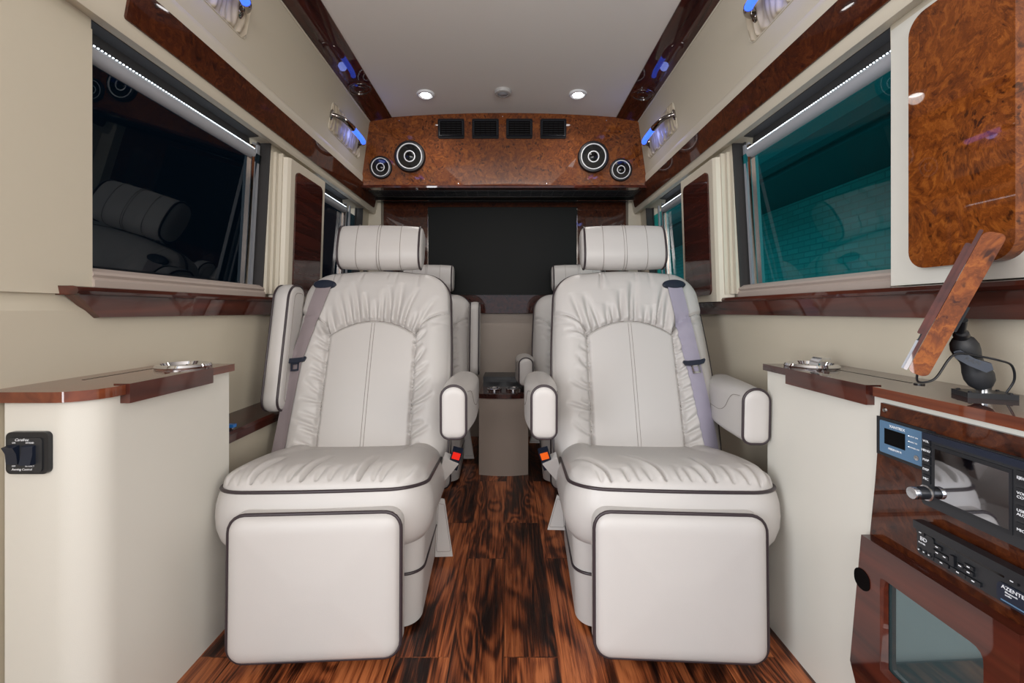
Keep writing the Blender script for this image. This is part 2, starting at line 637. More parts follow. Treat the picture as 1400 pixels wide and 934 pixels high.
class Pad:
    """A stuffed panel: a front surface over an outline, a side wall and a back."""

    def __init__(self, outline, T, R, disp=None, warp=None):
        self.o = np.asarray(outline, float)
        self.T, self.R, self.disp = T, R, disp
        self.warp = warp or (lambda x, y, z: np.stack([x, y, z], 1))

    def height(self, P, d=None):
        if d is None:
            d = edist(P, self.o)
        k = np.clip(d / self.R, 0, 1)
        z = self.T * np.sqrt(np.clip(1 - (1 - k) ** 2, 0, 1))
        if self.disp is not None:
            z = z + self.disp(P[:, 0], P[:, 1], d) * np.clip(d / 0.005, 0, 1)
        return z

    def pt(self, P, lift=0.0):
        P = np.asarray(P, float)
        z = self.height(P) + lift
        return self.warp(P[:, 0], P[:, 1], z)

    def build(self, name, mat, parent, nu=40, nv=40, wall=((0, -0.05),), angle=60):
        G = coons(self.o, nu, nv)
        # pull rows towards the rim where the surface is steep
        P = G.reshape(-1, 2)
        z = self.height(P)
        V = [self.warp(P[:, 0], P[:, 1], z)]
        W = nu + 1
        loop = [i for i in range(W)] + [r * W + nu for r in range(1, nv + 1)] + \
               [nv * W + i for i in range(nu - 1, -1, -1)] + [r * W for r in range(nv - 1, 0, -1)]
        rim = P[loop]
        t = np.roll(rim, -1, 0) - np.roll(rim, 1, 0)
        nrm = np.stack([t[:, 1], -t[:, 0]], 1)
        nrm /= np.linalg.norm(nrm, axis=1)[:, None] + 1e-12
        faces = []
        for r in range(nv):
            for c in range(nu):
                a = r * W + c
                faces.append((a, a + 1, a + W + 1, a + W))
        prev = loop
        n = len(P)
        for off, zz in wall:
            q = rim + nrm * off
            V.append(self.warp(q[:, 0], q[:, 1], np.full(len(q), zz)))
            cur = list(range(n, n + len(q)))
            n += len(q)
            m = len(cur)
            for i in range(m):
                j = (i + 1) % m
                faces.append((prev[i], cur[i], cur[j], prev[j]))
            prev = cur
        faces.append(tuple(prev[::-1]))
        o = from_arrays(name, np.concatenate(V), faces, mat, parent, True, angle)
        return o

    def piping(self, parent, r=0.004, off=0.001, z=0.0, mat=None, name='piping', n=110, rng=None):
        p = np.concatenate([self.o, self.o[:1]])
        q = resample(p, n)[:-1]
        t = np.roll(q, -1, 0) - np.roll(q, 1, 0)
        nr = np.stack([t[:, 1], -t[:, 0]], 1)
        nr /= np.linalg.norm(nr, axis=1)[:, None] + 1e-12
        q = q + nr * off
        keep = None
        if rng is not None:
            keep = [i for i in range(len(q)) if rng(q[i, 0], q[i, 1])]
            # rotate so that the run is contiguous
            brk = [k for k in range(len(keep)) if keep[k] - keep[k - 1] not in (1,)]
            s = brk[-1] if len(brk) > 1 else brk[0]
            keep = keep[s:] + keep[:s]
            q = q[keep]
        pts = self.warp(q[:, 0], q[:, 1], np.full(len(q), z))
        return tube(name, pts, r, mat or M['piping'], parent, closed=keep is None)

    def thread(self, parent, pts, r=0.0009, name='seam', lift=0.0, mat=None, n=40):
        q = resample(pts, n)
        return tube(name, self.pt(q, lift), r, mat or M['stitch'], parent, n=5)


def crease(x, y, p0, ang, length, depth, width, curve=0.0):
    """a soft fold starting at p0"""
    dx, dy = math.cos(ang), math.sin(ang)
    s = (x - p0[0]) * dx + (y - p0[1]) * dy
    q = -(x - p0[0]) * dy + (y - p0[1]) * dx - curve * np.clip(s, 0, None) ** 2
    t = np.clip(s / length, 0, 1)
    fade = np.clip(1 - t, 0, 1) ** 0.7 * np.clip((s + 0.004) / 0.008, 0, 1)
    w = width * (1 + 1.2 * t)
    return depth * fade * (-np.exp(-(q / w) ** 2) + 0.45 * np.exp(-((q - 2.1 * w) / (1.5 * w)) ** 2))


# ================================================================ STRUCTURE
CX = -0.0275          # middle of the van


def SX(s, h):
    return CX + s * h


Y0, Y1 = -0.9, 2.76
YW = 0.12            # the side walls are cut off here to let the area lamps in
floor = box('floor', -1.0, 0.95, Y0, Y1, -0.04, 0.0, M['floor'])
tag(floor, kind='structure')

# ceiling: gently arched
poly = [(SX(-1, 0.63), 1.85)]
for i in range(13):
    a = -0.61 + 1.22 * i / 12
    poly.append((CX + a, 1.85 + 0.022 * (1 - (a / 0.61) ** 2)))
poly += [(SX(1, 0.63), 1.85), (SX(1, 0.63), 1.92), (SX(-1, 0.63), 1.92)]
tag(prism_y('ceiling', poly, -1.7, Y1, M['headliner']), kind='structure')


def wallh(z):
    """half width of the inside wall at height z"""
    if z < 0.80:
        return 0.858
    if z < 0.82:
        return 0.858 + (z - 0.80) / 0.02 * 0.010
    if z < 0.86:
        return 0.868 + (z - 0.82) / 0.04 * 0.004
    return 0.872 - (z - 0.86) / 0.54 * 0.030


WIN = [(0.897, 1.545), (1.885, 2.52)]
ZW0, ZW1 = 0.858, 1.408
for s, nm in ((-1, 'left'), (1, 'right')):
    bm = bmesh.new()

    ytop, ybot = (0.882, 0.912) if s < 0 else (0.906, 0.929)

    def slab(y0, y1, z0, z1, bm=bm, s=s, x_out=0.93, slant=False):
        zs = [z0] + [z for z in (0.80, 0.82, 0.86) if z0 < z < z1] + [z1]
        poly = [(SX(s, wallh(z)), z) for z in zs] + [(SX(s, x_out), z1), (SX(s, x_out), z0)]
        add_prism(bm, poly, lambda a, b: (a, y0, b), (lambda a, b: (a, ybot + (ytop - ybot) * (b - z0) / (z1 - z0), b)) if slant else (lambda a, b: (a, y1, b)))
    slab(YW, Y1, 0.0, ZW0)
    slab(YW, Y1, ZW1, 1.60)
    slab(YW, WIN[0][0], ZW0, ZW1, slant=True)
    slab(WIN[0][1], WIN[1][0], ZW0, ZW1)
    slab(WIN[1][1], Y1, ZW0, ZW1)
    # sloping upper panel that carries the grab handles, up to the ceiling trim
    add_prism(bm, [(SX(s, 0.7275), 1.838), (SX(s, 0.779), 1.545), (SX(s, 0.93), 1.545), (SX(s, 0.93), 1.90), (SX(s, 0.7275), 1.90)],
              lambda a, b: (a, YW, b), lambda a, b: (a, Y1, b))
    w = bm_obj('wall_' + nm, bm, M['vinyl'], None, 0, 2, 25)
    tag(w, kind='structure')
    # padded rail over the windows, wood inlay set in it
    prof = [(0.843, 1.409), (0.815, 1.401), (0.806, 1.398), (0.800, 1.406), (0.795, 1.425), (0.781, 1.505), (0.776, 1.530), (0.7765, 1.545),
            (0.782, 1.556), (0.79, 1.560), (0.845, 1.560)]
    r = prism_y('trim_%d' % (1 if s < 0 else 2), [(SX(s, a), b) for a, b in prof], YW, 2.64, M['vinyl_rail'], None, 0, 2, 60)
    tag(r, kind='structure')
    ys = 0.905 if s < 0 else 0.45
    h0, z0, h1, z1 = 0.7975, 1.425, 0.7805, 1.506
    d = Vector((h1 - h0, z1 - z0)).normalized()
    nrm = (-d[1], d[0])
    n_ = 5
    # outline in (y, t) along the rail face, rounded at the rear end
    hgt = math.hypot(h1 - h0, z1 - z0)
    out = rrect(ys, 2.575, 0, hgt, (0.006, 0.016, 0.016, 0.006), 5)

    def fin(y, t, off, s=s, h0=h0, z0=z0, d=d):
        return Vector((SX(s, h0 + d[0] * t - abs(d[1]) * off), y, z0 + d[1] * t - 0.2 * off))
    inl = prism('trim_%d' % (3 if s < 0 else 4), out, lambda y, t: fin(y, t, 0.008), lambda y, t: fin(y, t, -0.010), M['burl_dark'], None, 0.003, 2)
    tag(inl, kind='structure')
    # mahogany board between the ceiling and the sloping panel
    pl = [(SX(s, 0.6075), 1.846), (SX(s, 0.7275), 1.828), (SX(s, 0.7285), 1.842), (SX(s, 0.6085), 1.862)]
    t5 = prism_y('trim_%d' % (5 if s < 0 else 6), pl, 0.35 if s < 0 else 0.35, 2.32, M['mahog'], None, 0.0015, 1)
    tag(t5, kind='structure')
    # thin vinyl bead beside the board
    bead = tube('trim_%d' % (7 if s < 0 else 8), [(SX(s, 0.7285), YW, 1.826), (SX(s, 0.7285), 2.30, 1.826)], 0.004, M['vinyl_rail'])
    tag(bead, kind='structure')

# seam in the left front wall: the upper panel laps over the lower one
lap = prism('trim_9', [(0.861, 0.834), (0.8665, 0.862), (0.839, 1.385), (0.875, 1.385), (0.875, 0.834)], lambda a, b: (SX(-1, a), 0.3, b), lambda a, b: (SX(-1, a), 0.9115 - 0.03 * (b - 0.86) / 0.55 - 0.001, b), M['vinyl'], None, 0.001, 1)
lap.location.x = 0.0
tag(lap, kind='structure')

# rear wall : wood veneer around the television, mahogany sill, vinyl below
YB = 2.70
bm = bmesh.new()
add_box(bm, -0.98, 0.93, YB, YB + 0.06, 0.0, 1.92)
tag(bm_obj('wall_back', bm, M['consolev']), kind='structure')
box_w = box('trim_10', -0.795, 0.745, YB - 0.015, YB + 0.001, 0.91, 1.56, M['mahog_red'], None, 0.003)
box_w.data.materials.clear()
box_w.data.materials.append(M['burl_dark'])
tag(box_w, kind='structure')
t11 = box('trim_11', -0.80, 0.75, YB - 0.035, YB + 0.001, 0.785, 0.912, M['mahog'], None, 0.006)
tag(t11, kind='structure')
for s, k in ((-1, 12), (1, 13)):
    t = prism_y('trim_%d' % k, [(SX(s, 0.767), 0.9), (SX(s, 0.845), 0.9), (SX(s, 0.845), 1.56), (SX(s, 0.767), 1.56)], 2.63, YB, M['vinyl_rail'], None, 0.008)
    tag(t, kind='structure')

# overhead soffit with burl face
YS = 2.30
sof = thing('overhead_cabinet', 'glossy burl wood overhead cabinet front across the rear under the ceiling', 'cabinet', (CX, YS + 0.1, 1.48))
top = []
for i in range(13):
    a = -0.62 + 1.24 * i / 12
    top.append((CX + a, 1.852 + 0.0215 * (1 - (a / 0.61) ** 2)))
poly = [(SX(-1, 0.792), 1.485), (SX(1, 0.792), 1.485), (SX(1, 0.735), 1.83)] + top[::-1] + [(SX(-1, 0.735), 1.83)]
prism('front_panel', poly, lambda a, b: (a, YS + (1.85 - b) * 0.10, b), lambda a, b: (a, YS + 0.03 + (1.85 - b) * 0.10, b), M['burl'], sof)
prism('bottom_edge', [(2.315, 1.472), (2.365, 1.472), (2.365, 1.487), (2.32, 1.489), (2.312, 1.481)], lambda a, b: (SX(-1, 0.80), a, b), lambda a, b: (SX(1, 0.80), a, b), M['mahog_red'], sof, 0.003)
box('underside', SX(-1, .80), SX(1, .80), 2.36, 2.70, 1.487, 1.497, M['black_sat'], sof)
bm = bmesh.new()
for i in range(5):
    add_box(bm, SX(-1, .74), SX(1, .74), 2.37 + i * 0.028, 2.377 + i * 0.028, 1.470, 1.488)
for i in range(24):
    x = SX(-1, .74) + 1.48 * (i + 0.5) / 24
    add_box(bm, x - 0.0015, x + 0.0015, 2.37, 2.50, 1.473, 1.487)
bm_obj('grille', bm, M['black'], sof)
box('rear_lip', SX(-1, .79), SX(1, .79), 2.555, 2.575, 1.466, 1.49, M['darkchrome'], sof, 0.003)


def soff_y(z):
    return YS + (1.85 - z) * 0.10


# screws in the soffit face
def px(x, y, d):
    return (x - 696) * d / 580.0, CAMH - (y - 425) * d / 580.0


screws = [(-0.596, 1.832), (-0.035, 1.853), (0.528, 1.832), (-0.279, 1.50), (0.206, 1.50)]
for x, z in screws:
    lathe('screw', [(0.0, 0.0), (0.003, 0.0), (0.0028, 0.002), (0.0, 0.0028)], (x, soff_y(z), z), (0, -1, 0.1), M['steel'], sof, n=10)

# ceiling lights
for i, (x, lab) in enumerate(((-0.409, 'round white downlight glowing in the ceiling, left one'), (0.337, 'round white downlight glowing in the ceiling, right one'))):
    zc = 1.85 + 0.022 * (1 - ((x - CX) / 0.61) ** 2)
    t = thing('ceiling_light', lab, 'ceiling light', (x, 2.08, zc), group='round downlights in the ceiling')
    lathe('bezel', [(0.030, 0.0), (0.043, 0.0), (0.044, 0.004), (0.040, 0.009), (0.033, 0.010), (0.030, 0.007)], (x, 2.08, zc + 0.001), (0, 0, -1), M['white'], t)
    lathe('lens', [(0.0, 0.0), (0.031, 0.0), (0.030, 0.006), (0.02, 0.008), (0.0, 0.0085)], (x, 2.08, zc + 0.001), (0, 0, -1), M['lamp'], t)
    l = bpy.data.lights.new('lamp', 'SPOT')
    l.energy = 5
    l.spot_size = math.radians(150)
    l.spot_blend = 0.8
    l.shadow_soft_size = 0.03
    l.color = (1, 0.95, 0.9)
    lo = bpy.data.objects.new('bulb', l)
    lo.location = (x, 2.08, zc - 0.02)
    lo.parent = t
    lo.matrix_parent_inverse = ROOTM[t.name]
    COL.objects.link(lo)
x = -0.03
t = thing('ceiling_sensor', 'small round grey unlit fixture in the ceiling between the two downlights', 'ceiling fixture', (x, 2.07, 1.872))
lathe('ring', [(0.024, 0.0), (0.041, 0.0), (0.041, 0.010), (0.037, 0.016), (0.026, 0.018), (0.024, 0.014)], (x, 2.07, 1.873), (0, 0, -1), M['ceilplastic'], t)
lathe('cover', [(0.0, 0.0), (0.026, 0.0), (0.025, 0.015), (0.018, 0.019), (0.0, 0.02)], (x, 2.07, 1.873), (0, 0, -1), M['tube'], t)


# speakers
def speaker(x, y, z, r, axis, lab, group):
    t = thing('speaker', lab, 'speaker', (x, y, z), group=group)
    O = (x, y, z)
    lathe('housing', [(0, 0), (r, 0), (r, r * 0.10), (r * 0.93, r * 0.20), (r * 0.80, r * 0.22), (r * 0.76, r * 0.14), (0, r * 0.10)], O, axis, M['black'], t)
    lathe('outer_ring', [(r * 0.73, r * 0.10), (r * 0.745, r * 0.215), (r * 0.76, r * 0.235), (r * 0.80, r * 0.235), (r * 0.815, r * 0.215), (r * 0.82, r * 0.1)], O, axis, M['silver'], t)
    lathe('cone', [(r * 0.74, r * 0.17), (r * 0.55, r * 0.13), (r * 0.33, r * 0.13), (0, r * 0.13)], O, axis, M['gloss'], t)
    lathe('inner_ring', [(r * 0.29, r * 0.10), (r * 0.30, r * 0.19), (r * 0.31, r * 0.20), (r * 0.35, r * 0.20), (r * 0.365, r * 0.19), (r * 0.37, r * 0.1)], O, axis, M['silver'], t)
    lathe('centre_cap', [(r * 0.29, r * 0.14), (r * 0.2, r * 0.19), (0, r * 0.21)], O, axis, M['gloss'], t)
    return t


for X, Z, r, lab in ((-0.541, 1.642, 0.085, 'large round speaker at the left end of the burl soffit'),
                     (-0.702, 1.585, 0.062, 'small round speaker at the far left end of the burl soffit'),
                     (0.459, 1.640, 0.085, 'large round speaker at the right end of the burl soffit'),
                     (0.612, 1.572, 0.062, 'small round speaker at the far right end of the burl soffit')):
    speaker(X, soff_y(Z) - 0.001, Z, r, (0, -1, -0.1), lab, 'round speakers on the burl soffit')
for s, y, lab in ((-1, 1.975, 'round speaker set in the mahogany ceiling trim on the left'), (1, 2.03, 'round speaker set in the mahogany ceiling trim on the right')):
    t = thing('speaker', lab, 'speaker', (SX(s, .668), y, 1.83), group='speakers in the ceiling trims')
    ax = (s * -0.15, 0, -1)
    O = (SX(s, 0.668), y, 1.8375)
    lathe('housing', [(0, 0), (0.056, 0), (0.056, 0.004), (0.050, 0.007), (0, 0.004)], O, ax, M['mahog'], t)
    lathe('outer_ring', [(0.0465, 0.003), (0.047, 0.009), (0.0495, 0.009), (0.050, 0.003)], O, ax, M['darkchrome'], t)
    lathe('inner_ring', [(0.021, 0.003), (0.0215, 0.008), (0.0235, 0.008), (0.024, 0.003)], O, ax, M['darkchrome'], t)

# air vents
for i, (x0, x1) in enumerate(((599, 635), (645.5, 682), (692, 728), (738.5, 774))):
    xa, xb = (x0 - 696) * 2.31 / 580, (x1 - 696) * 2.31 / 580
    za, zb = 1.737, 1.840
    xm, zm = (xa + xb) / 2, (za + zb) / 2
    t = thing('air_vent', 'black rectangular air vent on the burl soffit, %s' % ['first from the left', 'second from the left', 'third from the left', 'fourth from the left'][i], 'air vent', (xm, soff_y(zm), zm), group='air vents on the burl soffit')
    yb = soff_y(zm)
    bm = bmesh.new()
    add_prism(bm, rrect(xa, xb, za, zb, 0.008, 3), lambda a, b: (a, soff_y(b) - 0.006, b), lambda a, b: (a, soff_y(b) + 0.001, b))
    bm_obj('bezel', bm, M['vent'], t, 0.0015, 1)
    bm = bmesh.new()
    for k in range(7):
        z = za + 0.017 + k * (zb - za - 0.034) / 6
        add_box(bm, xa + 0.014, xb - 0.014, soff_y(z) - 0.0105, soff_y(z) - 0.0045, z - 0.0022, z + 0.0022)
    for k in range(5):
        x = xa + 0.018 + k * (xb - xa - 0.036) / 4
        add_box(bm, x - 0.001, x + 0.001, yb - 0.0095, yb - 0.002, za + 0.014, zb - 0.014)
    bm_obj('louvres', bm, M['flat_dark'], t)
    bm = bmesh.new()
    for (a, b, c, d_) in ((xa + .008, xb - .008, zb - .014, zb - .0125), (xa + .008, xb - .008, za + .011, za + .0125), (xa + .008, xa + .0095, za + .011, zb - .0125), (xb - .0095, xb - .008, za + .011, zb - .0125)):
        add_box(bm, a, b, yb - 0.0125, yb - 0.004, c, d_)
    bm_obj('inner_frame', bm, M['navy'], t)

# television
tv = thing('television', 'wide flat black television on the rear wall, switched off', 'television', (-0.04, YB - 0.02, 0.90))
ytv = YB - 0.017
xa, xb, za, zb = -0.506, 0.424, 0.90, 1.447
box('bezel', xa, xb, ytv - 0.03, ytv + 0.003, za, zb, M['tv'], tv, 0.003)
box('screen', xa + 0.012, xb - 0.010, ytv - 0.032, ytv - 0.028, za + 0.02, zb - 0.012, M['tv'], tv)
bm = bmesh.new()
for a, b, c, d_ in ((xa - .006, xb + .006, zb, zb + .006), (xa - .006, xa, za, zb), (xb, xb + .006, za, zb)):
    add_box(bm, a, b, ytv - 0.012, ytv + 0.003, c, d_)
bm_obj('surround', bm, M['darkchrome'], tv)

# ================================================================ WINDOWS
wn = 0
for s, side in ((-1, 'left'), (1, 'right')):
    for k, (ya, yb) in enumerate(WIN):
        wn += 1
        w = thing('window_%d' % wn, None, None, (SX(s, 0.9), (ya + yb) / 2, ZW0), kind='structure')
        far = 1.475 if k == 0 else 2.30
        near = ya - 0.05
        # glass follows the lean of the wall
        gx = lambda z, o=0.0: SX(s, wallh(max(z, 0.86)) + 0.040 + o)
        tl = 0.034 if k == 0 else 0.006
        bm = bmesh.new()
        add_prism(bm, [(gx(0.86, tl), 0.86), (gx(1.36, -.014 + .01 * k), 1.36), (gx(1.36, -.010 + .01 * k), 1.36), (gx(0.86, tl + .004), 0.86)], lambda a, b: (a, near, b), lambda a, b: (a, yb + 0.01, b))
        bm_obj('glass', bm, M['glassL'] if s < 0 else M['glassR'], w)
        # dark reveal at the top and dark rubber at the far end
        bm = bmesh.new()
        add_prism(bm, [(gx(1.362, -.012), 1.362), (gx(1.4, -0.006), 1.402), (gx(1.4, -.038), 1.4055), (gx(1.4, -.038), 1.4085), (gx(1.4, .006), 1.4085), (gx(1.362, 0.006), 1.362)], lambda a, b: (a, near, b), lambda a, b: (a, far, b))
        add_prism(bm, [(gx(0.86, -.006), 0.86), (gx(ZW1, -.006), ZW1), (gx(ZW1, 0), ZW1), (gx(0.86, 0), 0.86)], lambda a, b: (a, yb - 0.018, b), lambda a, b: (a, yb + 0.004, b))
        add_prism(bm, [(gx(0.86, -.043), 0.862), (gx(ZW1, -.043), ZW1), (gx(ZW1, 0), ZW1), (gx(0.86, 0), 0.862)], lambda a, b: (a, yb - 0.006, b), lambda a, b: (a, yb + 0.0005, b))
        bm_obj('window_frame', bm, M['reveal'], w)
        # roller blind tube, LED strip above it, guide rail at its far end
        zt = 1.346
        prof = [(gx(zt, -.030), zt + .016), (gx(zt, -.024), zt + .019), (gx(zt, -.006), zt + .019), (gx(zt, -.006), zt - .012), (gx(zt, -.018), zt - .013), (gx(zt, -.030), zt - .008), (gx(zt, -.034), zt + .003)]
        prism_y('blind_cassette', prof, near, far, M['tube'], w, 0, 2, 70)
        bm = bmesh.new()
        n_led = int((far - near) / 0.0085)
        for i in range(n_led):
            y = near + (i + 0.5) * (far - near) / n_led
            add_box(bm, gx(zt, -.0308), gx(zt, -.0288), y - 0.0016, y + 0.0016, zt + 0.0168, zt + 0.0184)
        bm_obj('led_strip', bm, M['led'], w)
        l = bpy.data.lights.new('led_light', 'AREA')
        l.shape = 'RECTANGLE'
        l.size = 0.008
        l.size_y = far - near
        l.energy = 0.10
        l.color = (0.8, 0.9, 1.0)
        lo = bpy.data.objects.new('led_light', l)
        lo.location = (gx(zt, -.016), (near + far) / 2, zt + 0.024)
        lo.rotation_euler = (0, 0, 0)
        lo.parent = w
        lo.matrix_parent_inverse = ROOTM[w.name]
        COL.objects.link(lo)
        bm = bmesh.new()
        for (o1, o2, y0, y1) in ((-.024, -.004, far - 0.006, far + 0.008), (-.014, -.004, far - 0.018, far - 0.006)):
            add_prism(bm, [(gx(0.86, o1), 0.885), (gx(1.378, o1), 1.378), (gx(1.378, o2), 1.378), (gx(0.86, o2), 0.885)], lambda a, b: (a, y0, b), lambda a, b: (a, y1, b))
        bm_obj('guide_rail', bm, M['darkchrome'], w, 0.001, 1)
        # narrow pane strips between the rail and the pillar
        bm = bmesh.new()
        for y0 in ((far + 0.022, far + 0.045) if k == 0 else (far + 0.04, far + 0.10)):
            add_prism(bm, [(gx(0.86, -.012), 0.875), (gx(1.378, -.012), 1.395), (gx(1.378, -.004), 1.395), (gx(0.86, -.004), 0.875)], lambda a, b: (a, y0, b), lambda a, b: (a, y0 + 0.012, b))
        bm_obj('mullion', bm, M['tube'], w, 0.001, 1)
        # folded blind stack on the sill
        prof = [(gx(.86, -.052), .850), (gx(.86, -.052), .866), (gx(.86, -.046), .872), (gx(.86, -.050), .878), (gx(.86, -.047), .884), (gx(.86, -.034), .893), (gx(.86, -.004), .893), (gx(.86, -.004), .850)]
        bl = prism_y('sill', prof, ((0.909 if s < 0 else 0.926) if k == 0 else near + 0.01), yb + 0.0, M['blind'], w, 0, 2, 20)

# pillar covers with wood inlay
for s, side in ((-1, 'left'), (1, 'right')):
    t = thing('pillar_cover', 'cream pillar cover with mahogany inlay between the two %s windows' % side, 'pillar cover', (SX(s, .83), 1.74, 0.83), group='pillar covers between the windows')

    def hx(z, o):
        return SX(s, 0.812 - (z - 0.83) / 0.55 * 0.018 + o)
    for nm_, pr in (('cover', [(1.595, 0.0), (1.90, 0.0)]),):
        bm = bmesh.new()
        z0, z1 = 0.835, 1.376
        a = []
        for y, o in ((1.603, 0.0), (1.895, 0.0), (1.90, 0.008), (1.90, 0.055), (1.575, 0.055), (1.592, 0.008)):
            a.append((y, o))
        add_prism(bm, a, lambda y, o: (hx(z0, o), y, z0), lambda y, o: (hx(z1, o), y, z1))
        bm_obj('cover', bm, M['vinyl_rail'], t, 0.003, 2)
    # inlay
    pl = rrect(1.635, 1.862, 0.862, 1.338, 0.022, 5)
    inlay = prism('inlay', pl, lambda y, z: (hx(z, -0.006), y, z), lambda y, z: (hx(z, 0.004), y, z), M['mahog'], t, 0.003, 2)
    # upright mouldings on the window side
    bm = bmesh.new()
    for y0, y1, o in ((1.545, 1.562, 0.046), (1.564, 1.578, 0.036), (1.580, 1.590, 0.022)):
        add_prism(bm, [(y0, o), (y1, o), (y1, 0.06), (y0, 0.06)], lambda y, o_: (hx(0.862, o_), y, 0.862), lambda y, o_: (hx(1.386, o_), y, 1.386))
    bm_obj('moulding', bm, M['vinyl_rail'], t, 0.0025, 2)

# belt ledges under the windows
for s, y0, lab in ((-1, 0.838, 'dark mahogany ledge with mitred end running under the left windows'), (1, 0.42, 'dark mahogany ledge running under the right windows')):
    t = thing('window_ledge', lab, 'ledge', (SX(s, .85), 1.5, 0.785), group='mahogany ledges under the windows')
    bm = bmesh.new()
    lip = [(0.826, 0.834), (0.823, 0.840), (0.826, 0.848), (0.834, 0.850), (0.870, 0.850), (0.870, 0.832), (0.832, 0.832)]
    add_prism(bm, [(SX(s, a), b) for a, b in lip], lambda a, b: (a, y0, b), lambda a, b: (a, 2.66, b))
    bm_obj('lip', bm, M['mahog_red'], t, 0.002, 2)
    bm = bmesh.new()
    low = [(0.836, 0.832), (0.843, 0.786), (0.862, 0.784), (0.864, 0.832)]
    mit = 0.055 if s < 0 else 0
    add_prism(bm, [(SX(s, a), b) for a, b in low], lambda a, b: (a, y0 + 0.012 + (0.832 - b) / 0.048 * mit, b), lambda a, b: (a, 2.66, b))
    bm_obj('apron', bm, M['mahog_red'], t, 0.0015, 2)

# lower side ledge behind the left cabinet
t = thing('side_shelf', 'low dark mahogany shelf along the left wall behind the cabinet', 'shelf', (SX(-1, .80), 1.8, 0.0))
prism_y('shelf_top', [(SX(-1, .858), 0.475), (SX(-1, .858), 0.455), (SX(-1, .760), 0.425), (SX(-1, .752), 0.43), (SX(-1, .752), 0.452), (SX(-1, .758), 0.460)], 1.10, 2.69, M['mahog'], t, 0.003)
prism_y('box_side', [(SX(-1, .858), 0.455), (SX(-1, .765), 0.424), (SX(-1, .765), 0.0), (SX(-1, .858), 0.0)], 1.10, 2.69, M['vinyl'], t)
# blue plug on the shelf
t = thing('blue_plug', 'small bright blue plug on the low shelf behind the left cabinet', 'plug', (-0.80, 1.22, 0.456))
box('plug_head', -0.812, -0.786, 1.208, 1.224, 0.466, 0.475, M['blueplug'], t, 0.002)
box('plug_body', -0.806, -0.792, 1.212, 1.222, 0.450, 0.467, M['steel'], t, 0.001)


# ================================================================ GRAB HANDLES
def panel_pt(s, y, z, off):
    """point on the sloping upper panel, off = distance into the cabin"""
    k = (1.838 - z) / (1.838 - 1.545)
    h = 0.7275 + k * (0.779 - 0.7275)
    nn = math.hypot(0.0515, 0.293)
    return Vector((SX(s, h - off * 0.293 / nn), y, z - off * 0.0515 / nn))


def handle(s, ya, yb, z, lab):
    t = thing('grab_handle', lab, 'grab handle', tuple(panel_pt(s, (ya + yb) / 2, z, 0)), group='lit chrome grab handles on the upper side panels')
    # shirred backing pad in a long rounded recess
    ra = rrect(ya - 0.005, yb + 0.04, z - 0.060, z + 0.060, 0.018, 6)
    o = np.asarray(ra)
    pad = Pad(o, 0.004, 0.01, disp=lambda a, b, d: 0.0035 * np.sin((a - ya) * 150 + 14 * (b - z) + 2.5 * np.sin(a * 40) + 900 * (b - z) ** 2) + 0.0015 * np.sin(a * 310 + 20 * b),
              warp=lambda a, b, c: np.array([tuple(panel_pt(s, p, q, r)) for p, q, r in zip(a, b, c)]))
    pad.build('backing', M['shirr'], t, 90, 26, wall=((0, -0.006),))
    pad.piping(t, 0.0018, 0.001, 0.001, M['vinyl_rail'], 'backing_trim', 80)
    # handle : chrome ends, glowing blue middle
    L_ = yb - ya
    yc = (ya + yb) / 2

    def arc(f):      # f 0..1 along the bar
        o_ = 0.048 * (1 - abs(2 * f - 1) ** 4.5) ** 0.6 + 0.004
        return panel_pt(s, ya + L_ * f, z + 0.004, o_)
    e = [arc(i / 60) for i in range(61)]
    rf = lambda f: 0.0115
    tube('chrome_end', e[0:23], 0.011, M['darkchrome'], t, n=14, rfun=lambda f: 0.0095 + 0.005 * f)
    tube('chrome_end', e[52:61], 0.011, M['darkchrome'], t, n=14, rfun=lambda f: 0.0145 - 0.004 * f)
    tube('blue_tube', e[21:54], 0.0125, M['blue'], t, n=14)
    for f in (0.0, 1.0):
        p = panel_pt(s, ya + L_ * f, z + 0.004, 0.0)
        q = panel_pt(s, ya + L_ * f, z + 0.004, 1.0)
        lathe('foot', [(0, 0), (0.018, 0), (0.018, 0.005), (0.012, 0.009), (0, 0.010)], tuple(p), tuple(q - p), M['darkchrome'], t, n=20, sx=0.6, sy=1.35)
        for dz in (-0.018, 0.018):
            p2 = panel_pt(s, ya + L_ * f, z + 0.004 + dz, 0.004)
            lathe('screw', [(0, 0), (0.0045, 0), (0.003, 0.003), (0, 0.0035)], tuple(p2), tuple(q - p), M['chrome'], t, n=12)
    l = bpy.data.lights.new('glow', 'POINT')
    l.energy = 0.06
    l.specular_factor = 0.0
    l.color = (0.25, 0.35, 1.0)
    l.shadow_soft_size = 0.02
    lo = bpy.data.objects.new('glow', l)
    lo.location = panel_pt(s, yc + 0.03, z, 0.025)
    lo.parent = t
    lo.matrix_parent_inverse = ROOTM[t.name]
    COL.objects.link(lo)
    return t


handle(-1, 0.90, 1.235, 1.672, 'chrome grab handle glowing blue at the top edge of the photo, left wall')
handle(-1, 1.87, 2.20, 1.662, 'chrome grab handle glowing blue on the left wall, near the rear soffit')
handle(1, 0.92, 1.255, 1.672, 'chrome grab handle glowing blue at the top edge of the photo, right wall')
handle(1, 1.87, 2.20, 1.662, 'chrome grab handle glowing blue on the right wall, near the rear soffit')

